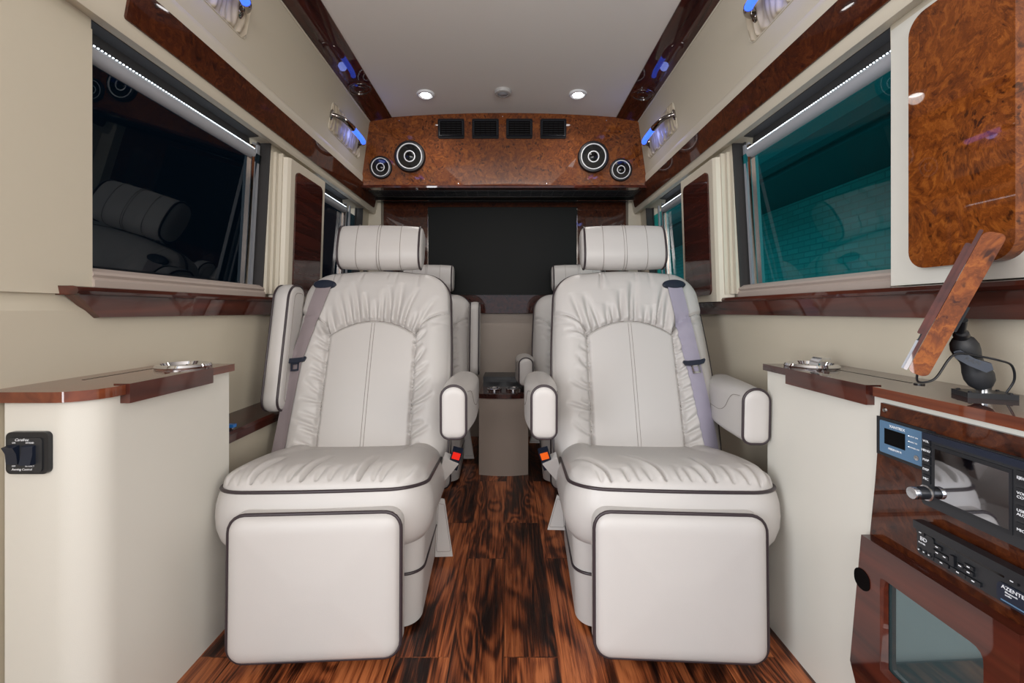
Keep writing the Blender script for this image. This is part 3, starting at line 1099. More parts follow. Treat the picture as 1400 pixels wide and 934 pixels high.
# ================================================================ RIGHT FRONT : wall panel with burl door
t = thing('wall_cabinet', 'tall glossy burl wood cupboard door with rounded corners on the right wall', 'cabinet', (0.82, 0.78, 0.82))
poly = [(0.905, 0.853), (0.905, 1.397), (0.45, 1.397), (0.45, 0.853)]
prism_x('mounting_panel', poly, SX(1, 0.842), SX(1, 0.872), M['cab'], t, 0.003)
pl = rrect(0.664, 0.842, 0.882, 1.375, 0.034, 7)
prism('door', pl, lambda y, z: (SX(1, 0.820), y, z), lambda y, z: (SX(1, 0.842), y, z), M['burl'], t, 0.006, 3)

# ================================================================ CABINETS
ZC = 0.664
# left
t = thing('side_cabinet', 'tall cream cabinet with rounded front corner and mahogany top on the left', 'cabinet', (-0.80, 0.9, 0.0))
XL = -0.715
plan = rrect(-0.856, XL, 0.72, 1.083, (0.0, 0.055, 0.0, 0.0), 10)
# rear part reaches the wall
prism('body', plan, lambda a, b: (a, b, 0.0), lambda a, b: (a, b, ZC - 0.018), M['cab'], t, 0, 2, 40)
box('rear_filler', -0.884, -0.850, 0.745, 1.083, 0.0, ZC - 0.018, M['vinyl'], t)
plan = rrect(-0.886, XL + 0.010, 0.708, 1.090, (0.0, 0.062, 0.0, 0.0), 10)
prism('top', plan, lambda a, b: (a, b, ZC - 0.018), lambda a, b: (a, b, ZC), M['mahog_lit'], t, 0.003, 3, 40)
bm = bmesh.new()
add_box(bm, XL - 0.012, XL + 0.018, 0.780, 1.0, ZC - 0.034, ZC + 0.002)
lid = bm_obj('lid_edge', bm, M['mahog_red'], t, 0.003, 3)
bm = bmesh.new()
for i in range(15):
    y = 0.835 + i * 0.0115
    add_box(bm, -0.841, -0.8365, y, y + 0.007, ZC - 0.002, ZC + 0.0006)
bm_obj('vent_slots', bm, M['gloss'], t)


def cupholder(x, y, parent, clip):
    t = thing('cup_holder', 'chrome cup holder ring set in the %s cabinet top' % ('right' if clip else 'left'), 'cup holder', (x, y, ZC), group='chrome cup holders in the cabinet tops')
    lathe('rim', [(0.042, 0.0), (0.056, 0.0), (0.057, 0.004), (0.054, 0.009), (0.047, 0.010), (0.043, 0.003)], (x, y, ZC), (0, 0, 1), M['chrome'], t)
    lathe('well', [(0.0, 0.0005), (0.043, 0.001), (0.043, 0.002), (0.0, 0.0012)], (x, y, ZC), (0, 0, 1), M['steel'], t)
    if clip:
        pts = [(-0.017, 0.0), (-0.014, 0.012), (-0.006, 0.021), (0.014, 0.021), (0.014, 0.017), (-0.004, 0.017), (-0.010, 0.010), (-0.012, 0.0)]
        prism('flip_arm', pts, lambda a, b: (x + 0.012 + a, y - 0.028, ZC + 0.004 + b), lambda a, b: (x + 0.012 + a, y + 0.002, ZC + 0.004 + b), M['chrome'], t, 0.001, 1)
    return t


cupholder(-0.782, 1.020, None, False)

# switch plate
sw = thing('switch_panel', 'black wall plate with two rocker switches on the left cabinet front', 'switch', (-0.795, 0.72, 0.562))
xa, xb, za, zb = -0.8455, -0.7740, 0.5255, 0.5960
YF = 0.7205
# widen the front of the cabinet to carry it
pl = rrect(xa, xb, za, zb, 0.009, 5)
prism('plate', pl, lambda a, b: (a, YF - 0.008, b), lambda a, b: (a, YF, b), M['black'], sw, 0.003, 3)
pl = rrect(xa + 0.005, xb - 0.009, za + 0.004, zb - 0.009, 0.006, 4)
prism('bezel', pl, lambda a, b: (a, YF - 0.0095, b), lambda a, b: (a, YF - 0.007, b), M['black_sat'], sw, 0.001, 1)
for cxr, flip in ((-0.8300, 1), (-0.8030, -1)):
    zc = 0.5590
    pr = [(0, -0.016), (0.0045 if flip > 0 else 0.010, -0.0155), (0.006, 0.002), (0.0115 if flip > 0 else 0.006, 0.014), (0, 0.016)]
    prism('rocker', pr, lambda a, b, c=cxr: (c - 0.0095, YF - 0.0085 - a, zc + b), lambda a, b, c=cxr: (c + 0.0095, YF - 0.0085 - a, zc + b), M['navy'], sw, 0.001, 2)
F = lambda x, z: frame((x, YF - 0.0098, z), (1, 0, 0), (0, 0, 1))
text('lettering', 'Carefree', 0.0065, F(-0.8170, 0.5835), M['white'], sw, shear=0.4, align='CENTER')
text('lettering', 'ON', 0.0036, F(-0.8300, 0.5785), M['white'], sw, align='CENTER')
text('lettering', 'EXTEND', 0.0036, F(-0.8030, 0.5785), M['white'], sw, align='CENTER')
text('lettering', 'OFF', 0.0036, F(-0.8300, 0.5395), M['white'], sw, align='CENTER')
text('lettering', 'RETRACT', 0.0036, F(-0.8030, 0.5395), M['white'], sw, align='CENTER')
text('lettering', 'Awning Control', 0.0052, F(-0.8165, 0.5340), M['white'], sw, align='CENTER', shear=0.2)

# right
XR = 0.66
t = thing('media_cabinet', 'long cream cabinet with mahogany top and burl equipment panel on the right', 'cabinet', (0.75, 0.75, 0.0))
box('body', XR, SX(1, .856), 0.36, 1.083, 0.0, ZC - 0.016, M['cab'], t, 0.001)
box('top', XR - 0.008, SX(1, .857), 0.36, 1.090, ZC - 0.016, ZC, M['mahog'], t, 0.004, 3)
box('front_edge', XR - 0.011, XR - 0.0, 0.36, 0.757, ZC - 0.0160, ZC + 0.0005, M['mahog_lit'], t, 0.004, 3)
box('lid_edge', XR - 0.016, XR + 0.012, 0.766, 0.989, ZC - 0.034, ZC + 0.002, M['mahog_red'], t, 0.003, 3)
bm = bmesh.new()
add_box(bm, 0.757, 0.761, 0.80, 0.995, ZC - 0.002, ZC + 0.0006)
bm_obj('slot', bm, M['gloss'], t)
lathe('grommet', [(0, 0), (0.008, 0), (0.008, 0.002), (0, 0.0015)], (0.757, 0.783, ZC), (0, 0, 1), M['black'], t, n=20)
# raked equipment panel, thin board over the cabinet side
pl = [(0.7465, 0.6385), (0.7575, 0.50), (0.770, 0.385), (0.800, 0.09), (0.800, 0.05), (0.36, 0.05), (0.36, 0.6385)]
prism_x('equipment_panel', pl, XR - 0.006, XR + 0.001, M['burl_dark'], t, 0.0015, 1)
XP = XR - 0.006
lathe('screw', [(0, 0), (0.0045, 0), (0.003, 0.002), (0, 0.0025)], (XP, 0.738, 0.627), (-1, 0, 0), M['darkchrome'], t, n=14)
cupholder(0.730, 1.025, None, True)

FT = lambda y, z, o=0.0: frame((XP - o, y, z), (0, -1, 0), (0, 0, 1))   # text frame on the panel


def pbox(name, y0, y1, z0, z1, o0, o1, mat, parent, bevel=0.0, seg=2, r=0):
    """box standing on the equipment panel between offsets o0..o1 into the cabin"""
    pl = rrect(y0, y1, z0, z1, r, 4) if r else [(y0, z0), (y1, z0), (y1, z1), (y0, z1)]
    return prism_x(name, pl, XP - o1, XP - o0, mat, parent, bevel, seg)


# inverter remote
g = thing('inverter_remote', 'steel blue inverter remote panel with small dark display above the burl face', 'control panel', (XP, 0.70, 0.58))
pbox('mounting_plate', 0.650, 0.7515, 0.5485, 0.6145, 0, 0.003, M['black'], g, 0.001, 1)
pbox('face', 0.662, 0.7435, 0.5545, 0.6095, 0.003, 0.0045, M['bluegrey'], g, 0.0006, 1, 0.002)
pbox('display', 0.6955, 0.7335, 0.571, 0.5975, 0.0045, 0.0052, M['gloss'], g)
text('lettering', 'XANTREX', 0.0062, FT(0.724, 0.6030, .005), M['white'], g, extrude=0.0003)
text('lettering', 'FREEDOM X', 0.0045, FT(0.726, 0.5645, .005), M['white'], g, extrude=0.0003)
for i, tx in enumerate(('INPUT ON', 'FAULT IN', 'POWER ON')):
    text('lettering', tx, 0.0031, FT(0.688, 0.5965 - i * 0.0088, .005), M['white'], g)
    lathe('indicator', [(0, 0), (0.0012, 0), (0, 0.001)], (XP - .0045, 0.690, 0.5965 - i * 0.0088), (-1, 0, 0), M['steel'], g, n=10)
lathe('power_button', [(0, 0), (0.0042, 0), (0.004, 0.0015), (0, 0.002)], (XP - .0045, 0.6755, 0.5655), (-1, 0, 0), M['steel'], g, n=24)

# double height head unit
g = thing('head_unit', 'black double-height car stereo with large glossy screen and silver knob', 'stereo', (XP, 0.575, 0.50))
pbox('housing', 0.484, 0.664, 0.499, 0.6125, 0, 0.008, M['black_sat'], g, 0.003, 3, 0.004)
pbox('top_trim', 0.484, 0.660, 0.602, 0.6115, 0.006, 0.012, M['navy'], g, 0.002, 2)
pbox('screen_bezel', 0.5435, 0.6465, 0.512, 0.5965, 0.006, 0.0095, M['black'], g, 0.002, 2)
pbox('screen', 0.5465, 0.6415, 0.5175, 0.591, 0.009, 0.0102, M['touch'], g, 0.0004, 1)
for i, tx in enumerate(('VOL', 'MENU', 'MAP', 'DISP', 'MIC')):
    z = 0.5985 - i * 0.0145
    pbox('button', 0.6490, 0.6610, z - 0.0062, z + 0.0062, 0.008, 0.0105, M['black'], g, 0.0012, 1)
    text('lettering', tx, 0.0050, FT(0.6550, z, .0107), M['white'], g, align='CENTER')
for i, tx in enumerate(('EJECT', 'VOICE\nCOMMAND', 'USB\nAUX', 'MIC')):
    z = 0.589 - i * 0.022
    pbox('button', 0.5050, 0.5395, z - 0.009, z + 0.009, 0.008, 0.0095, M['black'], g, 0.0015, 1)
    text('lettering', tx, 0.0050, FT(0.5385, z, .0098), M['white'], g, align='LEFT')
lathe('knob', [(0, 0), (0.0095, 0), (0.0095, 0.012), (0.0090, 0.013), (0.0090, 0.021), (0.008, 0.0225), (0, 0.023)], (XP - 0.008, 0.6545, 0.519), (-1, 0, 0), M['black'], g, n=28)
lathe('knob_cap', [(0.006, 0.0), (0.0094, 0.0), (0.0094, 0.006), (0.0085, 0.0075), (0, 0.008)], (XP - 0.026, 0.6545, 0.519), (-1, 0, 0), M['steel'], g, n=28)
lathe('knob_ring', [(0.0094, 0.0), (0.0118, 0.0), (0.0118, 0.003), (0.0096, 0.004)], (XP - 0.0078, 0.6545, 0.519), (-1, 0, 0), M['steel'], g, n=28)

# single height player below
g = thing('disc_player', 'slim black disc player with many small buttons below the large screen stereo', 'stereo', (XP, 0.60, 0.42))
pbox('housing', 0.492, 0.6665, 0.4205, 0.470, 0, 0.012, M['black_sat'], g, 0.003, 2, 0.004)
pbox('visor', 0.490, 0.6620, 0.4625, 0.4745, 0.008, 0.024, M['black'], g, 0.003, 3)
pbox('disc_slot', 0.550, 0.648, 0.4535, 0.4585, 0.0115, 0.0125, M['gloss'], g)
pbox('left_pod', 0.6395, 0.6655, 0.4215, 0.4565, 0.0115, 0.014, M['black'], g, 0.002, 2, 0.005)
pbox('right_pod', 0.517, 0.557, 0.4215, 0.4475, 0.0115, 0.014, M['navy'], g, 0.002, 2, 0.006)
bt = [(0.6335, 0.447, .006), (0.6335, 0.4385, .006), (0.6225, 0.4385, .005), (0.627, 0.4275, .010), (0.604, 0.4275, .010), (0.584, 0.4275, .009),
      (0.601, 0.4385, .004), (0.590, 0.4435, .006), (0.590, 0.436, .006), (0.659, 0.4555, .006), (0.539, 0.456, .006)]
for y, z, w_ in bt:
    pbox('button', y - w_, y + w_, z - 0.0026, z + 0.0026, 0.0115, 0.0155, M['black'], g, 0.001, 1)
    pbox('button_mark', y - 0.0018, y + 0.0018, z - 0.0006, z + 0.0008, 0.0155, 0.0158, M['white'], g)
pbox('rocker_button', 0.608, 0.6145, 0.4325, 0.447, 0.0115, 0.017, M['black'], g, 0.0015, 2)
for y in (0.661, 0.653, 0.645):
    lathe('round_button', [(0, 0), (0.0033, 0), (0.003, 0.0018), (0, 0.002)], (XP - .014, y, 0.4285), (-1, 0, 0), M['black'], g, n=16)
    pbox('button_mark', y - 0.001, y + 0.001, 0.4277, 0.4293, 0.0158, 0.0162, M['white'], g)
text('lettering', 'BD', 0.0085, FT(0.6605, 0.4465, .0142), M['white'], g, extrude=0.0003)
text('lettering', 'PLAYER', 0.0032, FT(0.6630, 0.4395, .0142), M['white'], g)
text('lettering', 'AZENTEK', 0.0068, FT(0.5515, 0.4425, .0142), M['white'], g, extrude=0.0003)
text('lettering', 'Bluetooth\naudio', 0.0034, FT(0.5475, 0.4355, .0142), M['white'], g)
pbox('blue_stripe', 0.523, 0.552, 0.4245, 0.4262, 0.014, 0.0144, M['bluegrey'], g)

# microwave door with smoked glass
g = thing('microwave_door', 'lacquered mahogany door with rounded smoked glass window at the lower right', 'door', (XP, 0.65, 0.12))
DO = 0.020
bm = bmesh.new()
out = [(0.764, 0.397), (0.5265, 0.397), (0.5265, 0.115), (0.775, 0.115), (0.789, 0.150)]
# frame around the window: outer ring bridged to the inner ring
inn = rrect(0.567, 0.7255, 0.184, 0.345, (0.014, 0.004, 0.004, 0.014), 6)


def ringmesh(name, outer, inner, x0, x1, mat, parent, bevel):
    m = 96

    def rs(poly):
        c = np.array([(0.567 + 0.7255) / 2, (0.184 + 0.345) / 2])
        p = np.asarray(poly + poly[:1], float)
        res = []
        for k in range(m):
            a = 2 * PI * k / m
            dr = np.array([math.cos(a), math.sin(a)])
            best = 0
            for i in range(len(p) - 1):
                q, r_ = p[i] - c, p[i + 1] - p[i]
                den = dr[0] * r_[1] - dr[1] * r_[0]
                if abs(den) < 1e-12:
                    continue
                tt = (q[0] * r_[1] - q[1] * r_[0]) / den
                uu = (q[0] * dr[1] - q[1] * dr[0]) / den
                if tt > 0 and -1e-6 <= uu <= 1 + 1e-6:
                    best = max(best, tt)
            res.append(c + dr * best)
        return res
    O, I = rs(outer), rs(inner)
    # snap the nearest ray to every outer corner so corners stay sharp
    for cpt in outer:
        k = min(range(m), key=lambda k: np.hypot(*(O[k] - np.array(cpt))))
        O[k] = np.array(cpt)
    I2 = [i + (np.array([(0.567 + 0.7255) / 2, 0.2645]) - i) * 0.055 for i in I]
    verts, faces = [], []
    for P, x in ((O, x1), (O, x0), (I, x0), (I2, x1 * 0.35 + x0 * 0.65 + 0.004)):
        verts += [(x, p[0], p[1]) for p in P]
    for a, b in ((0, 1), (1, 2), (2, 3), (3, 0)):
        for k in range(m):
            k2 = (k + 1) % m
            faces.append((a * m + k, a * m + k2, b * m + k2, b * m + k))
    return from_arrays(name, verts, faces, mat, parent, True, 25)


bm.free()
ringmesh('door_frame', out, inn, XP - DO, XP, M['mahog_red'], g, 0)
prism_x('glass', rrect(0.560, 0.733, 0.176, 0.352, 0.012, 5), XP - 0.006, XP - 0.002, M['glassM'], g)
bm = bmesh.new()
add_prism(bm, rrect(0.745, 0.778, 0.300, 0.336, 0.0155, 7), lambda y, z: (XP - DO - 0.0015, y, z), lambda y, z: (XP - DO + 0.001, y, z))
bm_obj('finger_pull_shade', bm, M['flat_dark'], g, 0, 2)  # flat dark disc in place of the shade inside the hole
# ================================================================ TABLET MONITOR AND ARM
g = thing('monitor', 'small burl wood framed monitor tilted edge-on on a black arm', 'monitor', (0.68, 0.64, 0.72))
dv = Vector((0.72, 0.69, 0)).normalized()
av = Vector((0.69, -0.72, 0)).normalized()
O = Vector((0.629, 0.60, 0.807))


def mp_(a, z, k):
    return O + av * a + Vector((0, 0, z)) + dv * k


ux = Vector((0.0265, 0.197)).normalized()     # long direction of the profile in (a,z)
ux = Vector((0.0755, 0.196)).normalized()
wx = Vector((ux[1], -ux[0]))
pc = Vector((0.0, -0.001))


def prof(l0, l1, w0, w1, r):
    return [tuple(pc + ux * p[0] + wx * p[1]) for p in rrect(l0, l1, w0, w1, r, 5)]


prism('frame', prof(-0.107, 0.107, -0.0105, 0.0125, 0.008), lambda a, z: mp_(a, z, 0.0), lambda a, z: mp_(a, z, 0.17), M['burl'], g, 0.0018, 2)
prism('front_frame', prof(-0.106, 0.108, -0.0155, -0.0110, 0.002), lambda a, z: mp_(a, z, 0.001), lambda a, z: mp_(a, z, 0.169), M['mahog_red'], g, 0.0008, 1)
prism('screen', prof(-0.085, 0.085, -0.0175, -0.0155, 0.0008), lambda a, z: mp_(a, z, 0.012), lambda a, z: mp_(a, z, 0.158), M['gloss'], g)
prism('silver_edge', prof(-0.106, -0.060, -0.0185, -0.0150, 0.001), lambda a, z: mp_(a, z, 0.006), lambda a, z: mp_(a, z, 0.164), M['tube'], g)
prism('raised_bezel', prof(-0.050, 0.088, -0.0215, -0.0155, 0.002), lambda a, z: mp_(a, z, 0.004), lambda a, z: mp_(a, z, 0.012), M['mahog_red'], g)
prism('back_plate', prof(-0.035, 0.005, 0.0125, 0.0165, 0.001), lambda a, z: mp_(a, z, 0.06), lambda a, z: mp_(a, z, 0.10), M['black'], g, 0.001, 1)

g2 = thing('ball_joint_mount', 'black ball-joint arm standing on the right cabinet top behind the wooden monitor', 'monitor mount', (0.757, 0.672, ZC))
B = Vector((0.752, 0.672, ZC))
bm = bmesh.new()
mt = Matrix.Translation(B) @ Matrix.Rotation(math.radians(-20), 4, 'Z')
add_box(bm, -0.030, 0.030, -0.020, 0.020, 0.0, 0.008, mt)
bm_obj('base_plate', bm, M['black'], g2, 0.002, 2)
for dx, dy in ((-.024, -.014), (.024, -.014), (-.024, .014), (.024, .014)):
    p = mt @ Vector((dx, dy, 0.008))
    lathe('bolt', [(0, 0), (0.003, 0), (0.002, 0.002), (0, 0.0022)], tuple(p), (0, 0, 1), M['black'], g2, n=10)
lathe('ball', [(0, 0), (0.009, 0), (0.0085, 0.006), (0.011, 0.012), (0.011, 0.017), (0.008, 0.022), (0, 0.024)], tuple(B + Vector((0, 0, 0.007))), (0, 0, 1), M['chrome'], g2, n=24)
a0 = B + Vector((0.0, 0, 0.016))
a1 = B + Vector((-0.038, 0.0, 0.094))
dd = (a1 - a0).normalized()
ln = (a1 - a0).length
prof_ = [(0, 0), (0.012, 0), (0.0175, 0.008), (0.0195, 0.018), (0.018, 0.030), (0.0145, 0.042), (0.0145, 0.048), (0.0175, 0.060), (0.0185, 0.070), (0.016, 0.080), (0.010, 0.087), (0, 0.088)]
lathe('arm_socket', prof_, tuple(a0), tuple(dd), M['black_sat'], g2, n=28, sx=0.85, sy=1.0)
mid = a0 + dd * 0.046
cv = dv
bm = bmesh.new()
fm = frame(mid - cv * 0.022, Vector((1, 0, 0)) - cv * cv.x, (0, 0, 1)) @ Matrix.Rotation(math.radians(-28), 4, 'Z')
pl = [(-0.024, 0.004), (-0.019, 0.010), (0.0, 0.0065), (0.018, 0.009), (0.024, 0.002), (0.020, -0.006), (0.0, -0.0065), (-0.018, -0.004)]
add_prism(bm, pl, lambda a, b: fm @ Vector((a, b, -0.007)), lambda a, b: fm @ Vector((a, b, 0.010)))
bm_obj('wing_nut', bm, M['navy'], g2, 0.002, 2)
text('lettering', 'RAM', 0.009, fm @ Matrix.Translation((-0.009, 0.0015, 0.0102)), M['black_sat'], g2, extrude=0.0004)
text('lettering', 'RAM', 0.009, fm @ Matrix.Translation((-0.009, 0.0015, -0.0074)) @ Matrix.Rotation(PI, 4, 'Y') @ Matrix.Translation((-0.018, 0, 0)), M['black_sat'], g2, extrude=0.0004)
stem = a1 + dd * 0.006
q = mp_(*(tuple(pc + ux * -0.015 + wx * 0.0165)), 0.08)
lathe('upper_ball', [(0, 0), (0.008, 0.002), (0.010, 0.009), (0.008, 0.016), (0, 0.018)], tuple(a1 - dd * 0.003), tuple((q - a1).normalized()), M['black'], g2, n=20)
tube('stem', [a1, a1.lerp(q, 0.5), q], 0.0055, M['black'], g2, n=12)
pts = []
c0 = mp_(-0.03, -0.09, 0.07)
ctrl = [mp_(*(tuple(pc + ux * -0.106 + wx * 0.0)), 0.03), mp_(-0.038, -0.117, 0.045), mp_(-0.020, -0.112, 0.06), mp_(0.0, -0.075, 0.075), B + Vector((-0.030, -0.018, 0.066)), B + Vector((-0.004, -0.026, 0.060)), B + Vector((0.016, -0.024, 0.052)), B + Vector((0.027, -0.018, 0.030)), B + Vector((0.024, -0.010, 0.008))]


def smooth_path(c, n=8):
    c = [Vector(v) for v in c]
    out_ = []
    for i in range(len(c) - 1):
        p0, p1, p2, p3 = c[max(i - 1, 0)], c[i], c[i + 1], c[min(i + 2, len(c) - 1)]
        for k in range(n):
            t_ = k / n
            out_.append(0.5 * ((2 * p1) + (-p0 + p2) * t_ + (2 * p0 - 5 * p1 + 4 * p2 - p3) * t_ ** 2 + (-p0 + 3 * p1 - 3 * p2 + p3) * t_ ** 3))
    out_.append(c[-1])
    return out_


cb = tube('cable', smooth_path(ctrl), 0.0016, M['black'], None, n=8)
tag(cb, 'thin black cable looping from the wooden monitor to the arm base', 'cable')


# ================================================================ CAPTAIN'S CHAIRS
def chair(name, label, loc, rotz, side, group, raised_outer=False, raised_inner=False, scale=None, hi=True, seed=1, belt='front', detail=True):
    """side = +1: the outer (wall) side is +x."""
    rnd = random.Random(seed)
    R = thing(name, label, 'chair', loc, rotz, group, scale, local=True)
    s = side
    Lm = M['leather']
    q = 1.0 if hi else 0.5

    # ---------- backrest
    O = np.array([0, 0.109, 0.27])
    ang = math.atan2(0.261, 0.685)
    U = np.array([0, math.sin(ang), math.cos(ang)])
    Nn = np.array([0, -math.cos(ang), math.sin(ang)])

    def bwarp(x, v, z):
        z = z + 0.012 * np.sin(np.clip(v / 0.73, 0, 1) * PI) - 0.02 * (np.abs(x) / 0.27) ** 2 * 0
        P = O[None] + np.outer(v, U) + np.outer(z, Nn)
        P[:, 0] += x
        return P
    HL = 0.728
    ol = []
    # half outline from bottom centre up the right side
    hw = lambda v: 0.262 + 0.010 * math.sin(min(v / 0.6, 1) * PI) - 0.004 * v
    pts_r = [(0.0, 0.0), (0.12, 0.0), (0.235, 0.0)] + [(0.235 + 0.027 * math.sin(a), 0.027 - 0.027 * math.cos(a)) for a in np.linspace(0, PI / 2, 6)[1:]]
    for v in np.linspace(0.06, HL - 0.125, 16):
        pts_r.append((hw(v), v))
    w0 = hw(HL - 0.125)
    for a in np.linspace(0, PI / 2, 14)[1:]:
        pts_r.append((w0 - 0.105 + 0.105 * math.cos(a), HL - 0.125 + 0.108 * math.sin(a)))
    pts_r.append((0.08, HL - 0.008))
    pts_r.append((0.0, HL - 0.004))
    pts_l = [(-x, v) for x, v in pts_r[1:-1]][::-1]
    outl = pts_r + pts_l
    XS = 0.147

    def arch(x):
        return 0.512 - 0.052 * (np.abs(x) / XS) ** 2

    folds = []
    nf = 13
    for i in range(nf):
        x0 = -0.150 + 0.30 * i / (nf - 1) + rnd.uniform(-0.006, 0.006)
        v0 = float(arch(x0)) + 0.004
        a = PI / 2 - x0 * rnd.uniform(1.4, 2.4)
        folds.append(((x0, v0), a, rnd.uniform(0.06, 0.17), rnd.uniform(0.011, 0.018), rnd.uniform(0.004, 0.006), rnd.uniform(-1.2, 1.2)))
    for i in range(5):
        x0 = rnd.uniform(-0.15, 0.15)
        folds.append(((x0, 0.705), -PI / 2 + rnd.uniform(-.2, .2), rnd.uniform(0.04, 0.08), 0.004, 0.004, 0))
    for sg in (-1, 1):
        for i in range(13):
            v0 = 0.05 + 0.42 * i / 12 + rnd.uniform(-0.012, 0.012)
            a = (0.45 if v0 < 0.3 else 0.65) * rnd.uniform(0.6, 1.3)
            ang2 = a if sg > 0 else PI - a
            folds.append(((sg * (XS + 0.002), v0), ang2, rnd.uniform(0.03, 0.085), rnd.uniform(0.007, 0.013), 0.004, rnd.uniform(-3, 3)))
        for i in range(3):
            folds.append(((sg * 0.262, 0.50 + i * 0.012), PI / 2 + sg * (PI / 2 + 0.25 * i), 0.07, 0.003, 0.004, 0))

    def bdisp(x, v, d):
        ax = np.abs(x)
        z = np.zeros_like(x)
        a = arch(x)
        below = v < a
        # side seam
        m = (v < 0.462)
        g_ = np.exp(-((ax - XS) / 0.0055) ** 2) * 0.011 * (1 + 0.35 * np.sin(v * 260 + 3 * np.sin(v * 90)))
        z -= np.where(m, g_, 0)
        # arch seam
        inb = ax < XS + 0.002
        z -= np.where(inb, np.exp(-((v - a) / 0.006) ** 2) * 0.011, 0)
        # bolster seam (from the arch ends outwards)
        bs = 0.462 + 0.085 * np.sqrt(np.clip((ax - XS) / 0.115, 0, 1))
        z -= np.where(ax >= XS, np.exp(-((v - bs) / 0.006) ** 2) * 0.009, 0)
        # swelling of panels
        cpan = np.where(below & inb, np.cos(np.clip(ax / XS, 0, 1) * PI / 2) ** 0.5 * 0.006, 0)
        z += cpan
        bol = np.where((ax > XS) & (v < bs), np.sin(np.clip((ax - XS) / 0.115, 0, 1) * PI) ** 0.7 * 0.016, 0)
        z += bol
        yo = np.where((v > a) & (v > np.where(inb, a, bs)), np.sin(np.clip((v - a) / (0.73 - a), 0, 1) * PI) ** 0.6 * 0.014, 0)
        z += yo
        for p0, an, ln_, dp, wd, cu in folds:
            z += crease(x, v, p0, an, ln_, dp, wd, cu)
        return z
    back = Pad(outl, 0.040, 0.075, bdisp, bwarp)
    bo = back.build('backrest', Lm, R, int(200 * q), int(260 * q), wall=((0.003, -0.012), (0.006, -0.04), (0.004, -0.075), (-0.012, -0.095)))
    back.piping(bo, 0.0040, 0.003, -0.004, n=150)
    if detail:
        for dx in (-0.005, 0.005):
            back.thread(bo, [(dx, 0.03), (dx, 0.30), (dx, 0.506)], n=60)
        for sg in (-1, 1):
            back.thread(bo, [(sg * XS, 0.03), (sg * XS, 0.460)], n=90, r=0.0011)
        back.thread(bo, [(x, float(arch(x))) for x in np.linspace(-XS, XS, 30)], n=60, r=0.0011)
        for sg in (-1, 1):
            back.thread(bo, [(sg * (XS + t_ * 0.105), 0.462 + 0.085 * math.sqrt(t_ * 0.105 / 0.115)) for t_ in np.linspace(0, 1, 14)], n=30)
        back.thread(bo, [(s * 0.165, 0.712), (s * 0.158, 0.665)], n=10)

    # ---------- headrest: a horizontal roll with piped end caps
    hy, hz = 0.352, 1.037
    cap = []
    for k in range(48):
        a = 2 * PI * k / 48
        rx, rz = 0.050, 0.080
        c_, s_ = math.cos(a), math.sin(a)
        n_ = 2.6
        cap.append((rx * math.copysign(abs(c_) ** (2 / n_), c_), rz * math.copysign(abs(s_) ** (2 / n_), s_)))
    tl = 0.30

    def hwarp(a, b, c):
        # a: depth, b: height, c: along x ; tilt the section
        yy = a * math.cos(tl) + b * math.sin(tl)
        zz = -a * math.sin(tl) + b * math.cos(tl)
        return np.stack([c + 0.146, hy + yy, hz + zz], 1)
    hr = Pad(cap, 0.012, 0.03, None, hwarp)
    ws = [(0.0, 0.0)]
    for k in range(1, 24):
        f = k / 24
        ws.append((0.006 * math.sin(f * PI) ** 0.5, -0.292 * f))
    ws.append((0, -0.292))
    ws += [(-0.012, -0.301), (-0.025, -0.304)]
    ho = hr.build('headrest', Lm, R, int(24), int(30), wall=ws)
    hr.piping(ho, 0.0038, 0.001, 0.0, n=70)
    hr.piping(ho, 0.0038, 0.001, -0.292, n=70)
    if detail:
        for xx in (-0.079, -0.0045, 0.0045, 0.079):
            off = 0.006 * math.sin(min(1, (0.146 - xx) / 0.292) * PI) ** 0.5
            p = np.asarray(cap) * (1 + (off + 0.0016) / 0.065)
            pts = hwarp(p[:, 0], p[:, 1], np.full(len(p), xx - 0.146))
            tube('seam', pts, 0.0009, M['stitch'], ho, closed=True, n=5)
    for sg in (-1, 1):
        tube('post', [(sg * 0.07, hy + 0.022, 0.90), (sg * 0.07, hy + 0.03, 1.03)], 0.006, M['chrome'], R, n=12)

    # ---------- seat cushion
    po = rrect(-0.247, 0.247, -0.262, 0.20, (0.085, 0.085, 0.05, 0.05), 14)
    po = [(x, y - 0.012 * (1 - (x / 0.247) ** 2) * (1 if y < -0.2 else 0)) for x, y in po]
    extra = []
    for i, p in enumerate(po):
        extra.append(p)
        nx = po[(i + 1) % len(po)]
        L_ = math.hypot(nx[0] - p[0], nx[1] - p[1])
        if L_ > 0.05:
            for k in range(1, 16):
                f = k / 16
                x = p[0] + (nx[0] - p[0]) * f
                y = p[1] + (nx[1] - p[1]) * f
                if y < -0.2:
                    y = -0.262 - 0.012 * (1 - (x / 0.247) ** 2)
                extra.append((x, y))
    po = extra

    def pwarp(x, y, z):
        zz = 0.385 - 0.150 * (y + 0.26) + z
        # below the rim keep the depth growing to the rear
        return np.stack([x, y, zz], 1)
    pf = []
    for i in range(15):
        x0 = -0.215 + 0.43 * i / 14 + rnd.uniform(-0.008, 0.008)
        long_ = i % 4 == 2
        pf.append(((x0, -0.262), PI / 2 - x0 * rnd.uniform(0.6, 1.6) + rnd.uniform(-.15, .15) + s * 0.12, rnd.uniform(0.13, 0.20) if long_ else rnd.uniform(0.035, 0.085),
                   0.013 if long_ else rnd.uniform(0.005, 0.010), 0.0042, rnd.uniform(-1.5, 1.5)))

